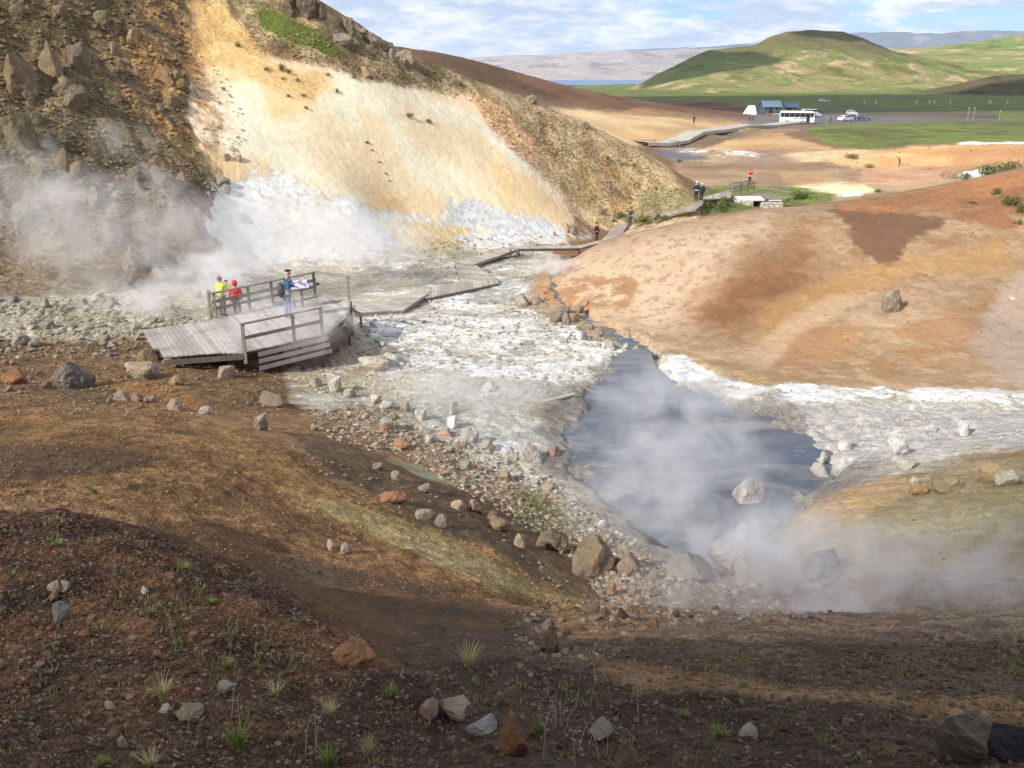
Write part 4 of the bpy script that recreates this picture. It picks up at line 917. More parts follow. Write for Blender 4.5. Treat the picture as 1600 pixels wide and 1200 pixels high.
# loose plank
lp = Vector(hit(873, 624)); MB().bar((-.55, -.35, .04), (.55, .35, .07), .16, .05).build('loose_plank', WOOD)
o = bpy.data.objects['loose_plank']; o.location = lp; tag(o, 'loose pale plank lying on the crust left of the mud pool', 'plank')

# ------------------------------------------------------------------ people
MATC = {}
def cm(srgb, rough=.8):
    k = (tuple(srgb), rough)
    if k not in MATC: MATC[k] = simple('cloth', srgb, rough, var=.1, scale=12)
    return MATC[k]
def skin_obj(name, verts, edges, rad, mat, parent, sub=1, root=0):
    me = bpy.data.meshes.new(name); me.from_pydata(verts, edges, []); me.update()
    o = link(name, me, mat, parent); m = o.modifiers.new('skin', 'SKIN'); m.use_smooth_shade = True
    for i, r in enumerate(rad):
        me.skin_vertices[0].data[i].radius = (r, r) if not hasattr(r, '__len__') else r
    me.skin_vertices[0].data[root].use_root = True
    s = o.modifiers.new('sub', 'SUBSURF'); s.levels = sub; s.render_levels = sub
    return o
class Sk:
    def __init__(s): s.v = []; s.e = []; s.r = []
    def n(s, p, r, par=None):
        s.v.append(tuple(p)); s.r.append(r); i = len(s.v) - 1
        if par is not None: s.e.append((par, i))
        return i
POSES = {
 'stand': dict(la=((-.25,-.02,1.15),(-.25,.05,.9)), ra=((.25,-.02,1.15),(.25,.05,.9))),
 'camera': dict(la=((-.24,.12,1.2),(-.08,.34,1.42)), ra=((.24,.12,1.2),(.08,.34,1.42))),
 'read': dict(la=((-.24,.1,1.18),(-.16,.36,1.1)), ra=((.25,.0,1.15),(.2,.16,.98))),
 'walk': dict(la=((-.25,-.1,1.16),(-.24,-.12,.92)), ra=((.25,.06,1.16),(.24,.22,.98))),
}
def person(label, loc, facing, jacket, trousers, hair=(60,48,38), pose='stand', h=1.72, hat=None, hood=None, pack=None, walk=0, lean=0, group=None, fingers=True, shoes=(40,38,38), belt=None):
    P = POSES[pose]; o = empty('person', loc, facing, label=label, cat='person', group=group); k = h / 1.76; o.scale = (k, k, k)
    skinm = cm((205, 155, 128), .6); lx = lean
    def L(p): x, y, z = p; return (x, y + lx * max(0, z - .95), z)
    s = Sk()
    pel = s.n((0, 0, .94), .13); sp1 = s.n(L((0, 0, 1.12)), .12, pel); ch = s.n(L((0, 0, 1.33)), .14, sp1); nk = s.n(L((0, .0, 1.49)), .055, ch)
    hb = s.n(L((0, .03, 1.575)), (.07, .08), nk); hd = s.n(L((0, .025, 1.665)), (.078, .095), hb); s.n(L((0, .01, 1.74)), .05, hd); s.n(L((0, .135, 1.65)), .012, hb)
    for sg in (-1, 1): s.n(L((sg * .092, .015, 1.65)), .012, hb)
    knees = {}
    for sg in (-1, 1):
        st = walk * sg
        hp = s.n((sg * .09, 0, .88), .085, pel); kn = s.n((sg * .10, .04 + st * .5, .49), .058, hp); an = s.n((sg * .10, st - .02, .10), .04, kn); s.n((sg * .11, st + .14, .045), .035, an)
        knees[sg] = (kn, an)
    arms = {}
    for sg, key in ((-1, 'la'), (1, 'ra')):
        el, wr = P[key]
        sh = s.n(L((sg * .17, 0, 1.42)), .055, ch); e = s.n(L(el), .04, sh); w_ = s.n(L(wr), .026, e)
        d = (Vector(wr) - Vector(el)).normalized(); pm = s.n(L(Vector(wr) + d * .07), .03, w_)
        arms[sg] = (L(el), L(wr))
        if fingers:
            side = d.cross(Vector((0, 0, 1))).normalized() if abs(d.z) < .9 else Vector((1, 0, 0))
            for q, ln in enumerate((.05, .06, .055, .045)):
                b_ = Vector(wr) + d * .1 + side * (.024 - .016 * q); f1 = s.n(L(b_), .009, pm); s.n(L(b_ + d * ln * .8 + Vector((0, 0, -.02))), .008, f1)
            f1 = s.n(L(Vector(wr) + d * .04 + side * .035), .010, pm); s.n(L(Vector(wr) + d * .075 + side * .05), .009, f1)
    skin_obj('body', s.v, s.e, s.r, skinm, o)
    # jacket with sleeves
    j = Sk(); a0 = j.n((0, 0, .84), .165); a1 = j.n(L((0, 0, 1.08)), .155, a0); a2 = j.n(L((0, 0, 1.33)), .175, a1); j.n(L((0, 0, 1.47)), .085, a2)
    for sg, key in ((-1, 'la'), (1, 'ra')):
        el, wr = P[key]; b_ = j.n(L((sg * .18, 0, 1.40)), .078, a2); c_ = j.n(L(el), .062, b_); j.n(L(Vector(el).lerp(Vector(wr), .92)), .045, c_)
    skin_obj('jacket', j.v, j.e, j.r, cm(jacket), o)
    tr = Sk(); b0 = tr.n((0, 0, .92), .15)
    for sg in (-1, 1):
        st = walk * sg
        b1 = tr.n((sg * .09, 0, .84), .10, b0); b2 = tr.n((sg * .10, .04 + st * .5, .49), .075, b1); tr.n((sg * .10, st - .02, .11), .06, b2)
    skin_obj('trousers', tr.v, tr.e, tr.r, cm(trousers), o)
    for sg in (-1, 1):
        q = Sk(); st = walk * sg; z0 = q.n((sg * .10, st - .05, .06), .05); z1 = q.n((sg * .105, st + .06, .05), .05, z0); q.n((sg * .11, st + .17, .04), .04, z1); skin_obj('shoe', q.v, q.e, q.r, cm(shoes), o)
    def ball(name, c, r, mat, cut=None):
        bm = bmesh.new(); bmesh.ops.create_icosphere(bm, subdivisions=3, radius=1)
        for v in bm.verts: v.co = Vector((v.co.x * r[0], v.co.y * r[1], v.co.z * r[2]))
        if cut is not None: bmesh.ops.delete(bm, geom=[v for v in bm.verts if cut(v.co)], context='VERTS')
        me = bpy.data.meshes.new(name); bm.to_mesh(me); bm.free()
        for p in me.polygons: p.use_smooth = True
        return link(name, me, mat, o, L(c))
    ball('hair', (0, -.005, 1.68), (.092, .108, .108), cm(hair), lambda c: c.y > .05 and c.z < .045)
    if hood: ball('hood', (0, -.015, 1.665), (.118, .125, .145), cm(hood), lambda c: c.y > .07 and c.z < .09)
    if hat:
        ball('cap', (0, 0, 1.74), (.094, .112, .058), cm(hat), lambda c: c.z < -.02)
        MB().box(L((0, .12, 1.735)), (.1, .07, .018)).build('cap_peak', cm(hat), o)
    if pack:
        ball('backpack', (pack[1], -.2, 1.15 + pack[2]), (.17, .13, .28), cm(pack[0]))
        for sg in (-1, 1): MB().tube([L((sg * .1, -.12, 1.42)), L((sg * .12, .02, 1.5)), L((sg * .12, .17, 1.36)), L((sg * .14, .1, 1.1))], .018, 6).build('strap', cm(pack[0]), o)
    if belt: MB().box((0, .0, .98), (.34, .34, .1)).build('waistband', cm(belt), o, bevel=.03)
    if pose == 'camera': MB().box(L((0, .42, 1.47)), (.13, .07, .09)).build('camera_body', cm((30, 30, 34)), o)
    return o
R = math.radians
person('older man in blue jacket and black flat cap reading the board on the platform', D(451, 498), R(-65), (38, 92, 130), (96, 118, 150), (190,185,180), 'read', 1.9, hat=(34, 30, 30), pack=((44, 46, 54), 0, -.08), lean=.12, walk=.06)
pa = PY(348, 486, 37.2); pb = PY(371, 487, 37.0)
person('person in fluorescent yellow jacket taking a photo behind the railing', (pa[0], pa[1], float(H(pa[0], pa[1]))), R(-20), (214, 240, 40), (92, 88, 90), (120, 98, 78), 'camera', 1.72)
person('person in bright red hooded jacket behind the platform railing', (pb[0], pb[1], float(H(pb[0], pb[1]))), R(15), (226, 58, 40), (98, 92, 98), (120, 50, 40), 'stand', 1.68, hood=(214, 56, 40))
def walker(label, u, v, Y, f, **kw):
    x, y, z = PY(u, v, Y); return person(label, (x, y, z), f, **kw)
walker('person in long black coat at the near end of the walkway', 932, 379, 72.5, R(-80), jacket=(38, 36, 38), trousers=(46, 46, 54), hair=(52, 44, 40), pose='walk', h=1.68, walk=.08)
walker('woman in purple coat photographing beside the plank walk', 984, 354, 80, R(-75), jacket=(70, 62, 92), trousers=(70, 72, 96), hair=(104, 56, 40), pose='camera', h=1.74)
walker('left hiker of a pair in a white hat and navy jacket', 1087, 314, 84, R(10), jacket=(40, 50, 78), trousers=(34, 34, 42), hair=(200, 190, 170), hat=(236, 232, 214), pose='stand', h=1.78, belt=(190, 205, 225))
walker('right hiker of a pair with white hair and a dark pack', 1095.5, 315, 84, R(-5), jacket=(44, 50, 66), trousers=(44, 46, 58), hair=(230, 228, 222), pose='stand', h=1.72, pack=((38, 42, 54), 0, 0))
x, y, z = PY(1170.5, 289, 112); person('person in red and white jacket beyond the footbridge', (x, y, float(H(x, y))), R(200), (222, 60, 56), (34, 32, 36), pose='camera', h=1.75, belt=(236, 230, 226))
for i, (u, v, Y, lab, jk) in enumerate([(1085, 180, 200, 'tiny walker in dark and white clothes on the pale sand slope', (60, 66, 60)), (1297, 194, 235, 'tiny person in brown standing right of the bus', (96, 60, 54)), (1336, 190, 245, 'tiny person in dark clothes between the two parked cars', (60, 46, 62))]):
    x, y, z = PY(u, v, Y); person(lab, (x, y, float(H(x, y))), R(40 * i), jk, (44, 42, 50), h=1.75, fingers=False, pose='walk')
x, y, z = PY(1403, 273, 128); person('person in a dark purple coat out on the orange flats', (x, y, float(H(x, y))), R(60), (62, 44, 62), (54, 44, 56), h=1.35, fingers=False, pose='walk', lean=.3)
for i, u in enumerate((1171, 1176)):
    x, y, z = PY(u, 189.5, 235); person(('left' if i == 0 else 'right') + ' one of two tiny people on the gravel below the white tent', (x, y, float(H(x, y))), R(70 * i), [(96, 66, 60), (70, 58, 66)][i], (50, 46, 54), h=1.3, fingers=False)

# ------------------------------------------------------------------ vehicles and huts at the car park
GLASS = NT('dark_glass'); GLASS.b.inputs['Base Color'].default_value = (.02, .025, .03, 1); GLASS.b.inputs['Roughness'].default_value = .12; GLASS = GLASS.m
def paint_m(name, srgb, r=.35):
    t = NT(name); t.b.inputs['Base Color'].default_value = (*lin(srgb), 1); t.b.inputs['Roughness'].default_value = r; t.b.inputs['Coat Weight'].default_value = .3; return t.m
TYRE = simple('tyre_rubber', (34, 34, 36), .8); RIM = paint_m('rim_metal', (170, 172, 176)); LAMPM = paint_m('lamp_glass', (225, 225, 220)); TAILM = paint_m('tail_lamp', (170, 30, 26))
def gpos(u, v, Y):
    x, y, z = PY(u, v, Y); return (x, y, float(H(x, y)))
def wheel(parent, x, y, r, w):
    mb = MB(); mb.tube([(x - w / 2, y, r), (x - w / 2 + .03, y, r), (x + w / 2 - .03, y, r), (x + w / 2, y, r)], [r * .9, r, r, r * .9], 20); wo = mb.build('wheel', TYRE, parent)
    MB().tube([(x - w / 2 - .012, y, r), (x + w / 2 + .012, y, r)], r * .55, 14).build('rim', RIM, wo)
def side_profile(parent, name, prof, w, mat, bevel=.06, inset=None):
    """closed side outline in (y,z) swept across x; inset narrows points above the given height"""
    n = len(prof); vs = []
    for sx in (-1, 1):
        for y, z in prof:
            k = 1 if inset is None or z < inset[0] else inset[1]
            vs.append((sx * w / 2 * k, y, z))
    fs = [tuple(range(n)), tuple(range(n, 2 * n))[::-1]] + [(i, n + i, n + (i + 1) % n, (i + 1) % n) for i in range(n)]
    return MB().add(vs, fs).build(name, mat, parent, bevel=bevel)
# coach
bus = empty('coach', gpos(1245, 192.5, 232), math.radians(-110), label='white coach with dark window band parked before the huts', cat='bus')
Lb, Wb = 8.4, 2.4
WHITE = paint_m('coach_white', (236, 236, 238))
side_profile(bus, 'body', [(-Lb/2, .45), (Lb/2 - .1, .45), (Lb/2, 1.1), (Lb/2 - .12, 2.2), (Lb/2 - .45, 3.05), (Lb/2 - .8, 3.12), (-Lb/2 + .15, 3.12), (-Lb/2, 2.9)], Wb, WHITE, .07)
for sx in (-1, 1):
    MB().box((sx * (Wb / 2 + .006), -.05, 2.2), (.03, Lb - .5, 1.05)).build('window_band', GLASS, bus)
    for k in range(6): MB().box((sx * (Wb / 2 + .024), -Lb / 2 + 1.1 + k * 1.25, 2.2), (.012, .03, 1.05)).build('window_pillar', WHITE, bus)
    MB().box((sx * (Wb / 2 + .008), Lb / 2 - 1.55, 1.35), (.02, .8, 1.7)).build('door', GLASS, bus)
    mb = MB(); y0 = -.7
    for wd in (.25, .2, .28, 0, .22, .3, .25, .22, .28):
        if wd: mb.box((sx * (Wb / 2 + .008), y0 - sx * 0, 1.38), (.014, wd, .3))
        y0 += .34
    mb.build('lettering', paint_m('letter_grey', (70, 74, 84)), bus)
    MB().box((sx * (Wb / 2 + .006), -.3, .68), (.014, Lb - 1.4, .14)).build('green_stripe', paint_m('stripe_green', (70, 130, 96)), bus)
    for y in (-Lb/2 + 1.9, Lb/2 - 2.6): wheel(bus, sx * (Wb / 2 - .12), y, .46, .3)
    MB().box((sx * (Wb / 2 + .2), Lb / 2 + .1, 2.2), (.12, .1, .35)).build('mirror', GLASS, bus)
    MB().box((sx * .85, Lb / 2 - .02, .85), (.35, .06, .16)).build('headlight', LAMPM, bus)
Mw = Matrix.Rotation(math.radians(-6), 3, 'X')
MB().box((0, Lb / 2 - .02, 1.85), (2.15, .05, 1.2), Mw).build('windscreen', GLASS, bus, bevel=.02)
MB().box((0, -Lb / 2 - .01, 2.2), (1.9, .04, .7)).build('rear_window', GLASS, bus)
def car(label, loc, rz, col, L_=4.3, W_=1.75, H_=1.5, van=False, group='cars parked on the gravel'):
    o = empty('parked_car', loc, rz, label=label, cat='van' if van else 'car', group=group); m = paint_m('car_paint', col)
    if van: prof = [(-L_/2, .35), (L_/2, .35), (L_/2, .95), (L_/2 - .7, 1.15), (L_/2 - 1.3, H_ - .05), (L_/2 - 1.6, H_), (-L_/2 + .1, H_), (-L_/2, H_ - .2)]
    else: prof = [(-L_/2, .3), (L_/2, .3), (L_/2, .7), (L_/2 - .25, .86), (L_/2 - 1.15, .96), (-L_/2 + .15, 1.0), (-L_/2, .8)]
    side_profile(o, 'body', prof, W_, m, .06)
    if not van: side_profile(o, 'cabin', [(-L_/2 + .2, .95), (L_/2 - 1.1, .93), (L_/2 - 1.75, H_ - .04), (L_/2 - 2.0, H_), (-L_/2 + .8, H_), (-L_/2 + .4, H_ - .1)], W_ * .96, m, .05, (1.2, .84))
    for sx in (-1, 1):
        zc, xx = (H_ - .45, W_ / 2 + .004) if van else (1.2, W_ * .455)
        Mt = Matrix.Rotation(0 if van else sx * math.radians(-12), 3, 'Y')
        MB().box((sx * xx, -.25 if not van else .1, zc), (.03, L_ * (.42 if not van else .75), .34 if not van else .5), Mt).build('side_window', GLASS, o)
        for y in (-L_/2 + .8, L_/2 - .85): wheel(o, sx * (W_ / 2 - .09), y, .32, .2)
        MB().box((sx * W_ * .36, L_/2 + .0, .68), (.32, .06, .14)).build('headlight', LAMPM, o); MB().box((sx * W_ * .38, -L_/2 - .0, .78), (.2, .06, .2)).build('tail_light', TAILM, o)
    if van: MB().box((0, L_/2 - 1.02, H_ - .42), (W_ * .9, .03, .9), Matrix.Rotation(math.radians(-37), 3, 'X')).build('windscreen', GLASS, o)
    else:
        MB().box((0, L_/2 - 1.40, 1.21), (W_ * .8, .03, .66), Matrix.Rotation(math.radians(-52), 3, 'X')).build('windscreen', GLASS, o)
        MB().box((0, -L_/2 + .28, 1.22), (W_ * .75, .03, .44), Matrix.Rotation(math.radians(24), 3, 'X')).build('rear_window', GLASS, o)
    return o
car('white estate car parked on gravel right of the coach', gpos(1321, 188, 246), math.radians(-60), (232, 234, 238), 4.4)
car('dark blue car parked at the right end of the parked cars', gpos(1347, 187.5, 250), math.radians(-120), (52, 70, 96), 4.2)
car('small silver car parked behind the white estate car', gpos(1331, 181, 276), math.radians(-170), (190, 194, 200), 4.0)
car('pale minibus half hidden behind the coach', gpos(1267, 181.5, 268), math.radians(-95), (170, 182, 204), 5.4, 2.0, 2.3, True)
car('far white car on the road across the plain', gpos(1287, 165, 400), math.radians(-90), (225, 225, 225), 4.4)
# huts
def hut(label, loc, rz, w, d, h, hr, wall, roof, porch=False):
    o = empty('wooden_hut', loc, rz, label=label, cat='hut'); wm_ = simple('hut_wall', wall, .8, scale=3); rm = simple('hut_roof', roof, .55, scale=2)
    MB().add([(-w/2, -d/2, -.2), (w/2, -d/2, -.2), (w/2, d/2, -.2), (-w/2, d/2, -.2), (-w/2, -d/2, h), (w/2, -d/2, h), (w/2, d/2, h), (-w/2, d/2, h), (-w/2, 0, h + hr - .1), (w/2, 0, h + hr - .1)],
             [(0, 1, 5, 4), (2, 3, 7, 6), (0, 4, 8, 7, 3), (1, 2, 6, 9, 5)]).build('wall', wm_, o)
    mb = MB(); e = .35
    for sy in (-1, 1):
        mb.bar((0, sy * (d/2 + e), h - e * hr / (d/2) + .06), (0, 0, h + hr), w + 2 * e, .12, up=(0, 0, 1))
    mb.build('roof', rm, o)
    MB().box((-w * .1, -d/2 - .03, 1.0), (1.0, .06, 2.1)).build('door', simple('hut_door', (48, 56, 58), .6), o)
    for x in (-w * .36, w * .25): 
        f = MB().box((x, -d/2 - .02, 1.5), (1.1, .05, .9)).build('window', simple('window_frame', (200, 200, 196), .5), o); MB().box((x, -d/2 - .05, 1.5), (.95, .03, .75)).build('pane', GLASS, f)
    if porch:
        for x in (-w/2 - 1.2, -w/2 - .1): MB().box((x, -d/2 + .2, 1.2), (.12, .12, 2.4)).build('porch_post', wm_, o)
    return o
hut('larger slate blue hut with pitched roof behind the coach', gpos(1202, 177, 284), math.radians(6), 5.4, 4.2, 2.3, 1.6, (74, 92, 96), (112, 132, 146))
hut('smaller slate blue hut right of the larger one', gpos(1236, 174.5, 292), math.radians(-14), 3.6, 3.4, 2.0, 1.3, (72, 88, 94), (108, 128, 142), True)
tent = empty('ridge_tent', gpos(1172, 178.5, 278), math.radians(-20), label='low ridge tent with a white fabric roof left of the huts', cat='tent')
MB().add([(-2.1, -1.5, 0), (2.1, -1.5, 0), (2.1, 1.5, 0), (-2.1, 1.5, 0), (-.7, 0, 2.55), (1.2, 0, 2.55)], [(0, 1, 5, 4), (2, 3, 4, 5), (1, 2, 5), (3, 0, 4), (0, 3, 2, 1)]).build('fabric', simple('tent_white', (226, 224, 232), .8), tent)
MB().add([(2.13, -1.53, 0), (2.13, 1.53, 0), (1.55, .8, 1.35), (1.55, -.8, 1.35)], [(0, 1, 2, 3)]).build('flap', simple('tent_dark', (70, 84, 84), .8), tent)
for i in range(2):
    tb = empty('picnic_table', gpos(1201 + 12 * i, 180.5, 272), math.radians(10 - 30 * i), label=['orange picnic table before the larger hut', 'pale picnic table right of the orange one'][i], cat='table')
    tm = simple('table_wood', [(214, 142, 60), (206, 196, 170)][i], .7)
    MB().box((0, 0, .76), (1.9, .8, .07)).build('tabletop', tm, tb)
    for sy in (-1, 1): MB().box((0, sy * .75, .45), (1.9, .3, .06)).build('bench', tm, tb)
    for sx in (-.7, .7):
        m_ = MB(); m_.bar((sx, -.75, 0), (sx, -.2, .73), .1, .07); m_.build('leg', tm, tb); MB().bar((sx, .75, 0), (sx, .2, .73), .1, .07).build('leg', tm, tb); MB().bar((sx, -.9, .4), (sx, .9, .4), .1, .07).build('brace', tm, tb)
# poles
for u, v, h, lab in ((1511, 190, 3.4, 'left of two pale sign poles by the gravel road'), (1520, 190, 3.4, 'right of two pale sign poles by the gravel road'), (1561, 186, 2.6, 'lone pale pole at the road end on the right')):
    p = gpos(u, v, 240); o = empty('road_pole', p, label=lab, cat='pole'); MB().tube([(0, 0, -.2), (0, 0, h)], .05, 8).build('shaft', simple('galvanised', (160, 164, 158), .5), o); MB().box((0, -.02, h - .25), (.25, .04, .3)).build('sign_plate', simple('sign_back', (176, 182, 178), .5), o)
pm = simple('post_yellow', (232, 226, 150), .5)
for i, (u, v) in enumerate(((1350, 166), (1368, 165.5), (1431, 170), (1451, 169), (1459, 167), (1484, 166), (1544, 167.5), (1572, 173), (1546, 174))):
    p = gpos(u, v, 380); o = empty('road_marker', p, label='small pale yellow road marker out on the green plain', cat='road marker', group='markers along the plain road')
    MB().tube([(0, 0, -.2), (0, 0, .9)], [.3, .3], 8).build('post', pm, o); MB().tube([(0, 0, .85), (0, 0, 1.3)], [.36, .36], 10).build('reflector', pm, o)

# ------------------------------------------------------------------ rocks
def rock_material():
    t = NT('rock'); P = t.geo(); oi = t.new('ShaderNodeObjectInfo')
    n1 = t.noise(P, 2.2, 7, .65); n2 = t.noise(P, 14, 5, .65)
    col = t.scale(oi.outputs['Color'], t.math('MULTIPLY', t.ramp(n1, .3, .7, .75, 1.18), t.ramp(n2, .3, .7, .85, 1.12)))
    col = t.mix(t.ramp(t.noise(P, 3.1, 6, .6, .5), .56, .72, 0, .4), col, lin((186, 176, 154)))
    col = t.mix(t.ramp(t.noise(P, 1.3, 5, .6, .8), .56, .66, 0, .45), col, lin((150, 112, 72)))
    t.set(t.b, 'Base Color', col); t.b.inputs['Roughness'].default_value = .92; t.b.inputs['Specular IOR Level'].default_value = .2
    t.set(t.b, 'Normal', t.bump(t.math('ADD', t.math('MULTIPLY', n1, 1.5), n2), .7, .06)); return t.m
ROCKM = rock_material()
def rock_mesh(seed, sub=4, cuts=13, sharp=1.0, name='rock'):
    rng = random.Random(seed); bm = bmesh.new(); bmesh.ops.create_icosphere(bm, subdivisions=sub, radius=1)
    pl = []
    for _ in range(cuts):
        d = Vector((rng.gauss(0, 1), rng.gauss(0, 1), rng.gauss(0, .8))).normalized(); pl.append((d, rng.uniform(.42, .88)))
    so_ = Vector((seed * 1.7, seed * .3, seed * 2.9))
    for v in bm.verts:
        p = v.co.copy()
        for d, h in pl:
            k = p.dot(d) - h
            if k > 0: p -= d * k * .86
        p *= 1 + .14 * mnoise.fractal(p * 1.3 + so_, 1, 2, 3) + .07 * mnoise.fractal(p * 3.5 + so_, .8, 2, 4)
        v.co = p
    for k in range(3):
        lo = min(v.co[k] for v in bm.verts); hi = max(v.co[k] for v in bm.verts)
        for v in bm.verts: v.co[k] = (v.co[k] - lo) / (hi - lo) * 2 - 1
    me = bpy.data.meshes.new(name); bm.to_mesh(me); bm.free(); me.materials.append(ROCKM)
    return me
ROCKS = [rock_mesh(s, 4, 16 if s % 2 else 11) for s in range(14)]
ROUND = [rock_mesh(s + 70, 4, 4) for s in range(3)]
BIG = [rock_mesh(s + 40, 5, 15) for s in range(6)]
def place_rock(u, v, wpx, hpx, col, label, me=None, group=None, rot=None, sink=.36, name='rock', cat='rock', flat=None, p=None, tilt=0):
    if p is None: p = hit(u, v)
    if p[0] != p[0]: return None
    if p[2] < POOL_Z + .02 and 14 < p[1] < 34 and -3 < p[0] < 12: p = PZ(u, v, POOL_Z - .02)
    gi = min(max(int(np.searchsorted(TH, math.atan2(p[0], p[1]))), 0), nt - 1); gj = min(int(np.searchsorted(LR, math.log(math.hypot(p[0], p[1])))), nr - 1)
    gc = C3[gi, gj]; lc = np.array(lin(col)); lum = (lc * [.2, .7, .1]).sum(); lc = lum + (lc - lum) * .75; lc = lc * .72 + gc * .28; lc = np.clip(lc * .92, .02, .62); wpx *= .92
    dist = math.sqrt(p[0] ** 2 + p[1] ** 2 + (p[2] - CZ) ** 2); hpx = max(hpx - .14 * wpx, .42 * wpx, .5 * hpx)
    w = wpx / F * dist; h = hpx / F * dist * 1.05
    o = bpy.data.objects.new(name, me or random.choice(ROCKS)); COL.objects.link(o)
    hf = h / (1 - sink * .8); o.scale = (w / 2, w / 2 * random.uniform(.75, 1), hf / 2); o.rotation_euler = (tilt, tilt * .7, random.uniform(0, 6.28) if rot is None else rot)
    o.location = (p[0], p[1] + w * .3, p[2] + hf * (.5 - sink))
    o.color = (float(lc[0]), float(lc[1]), float(lc[2]), 1); tag(o, label, cat, group); return o
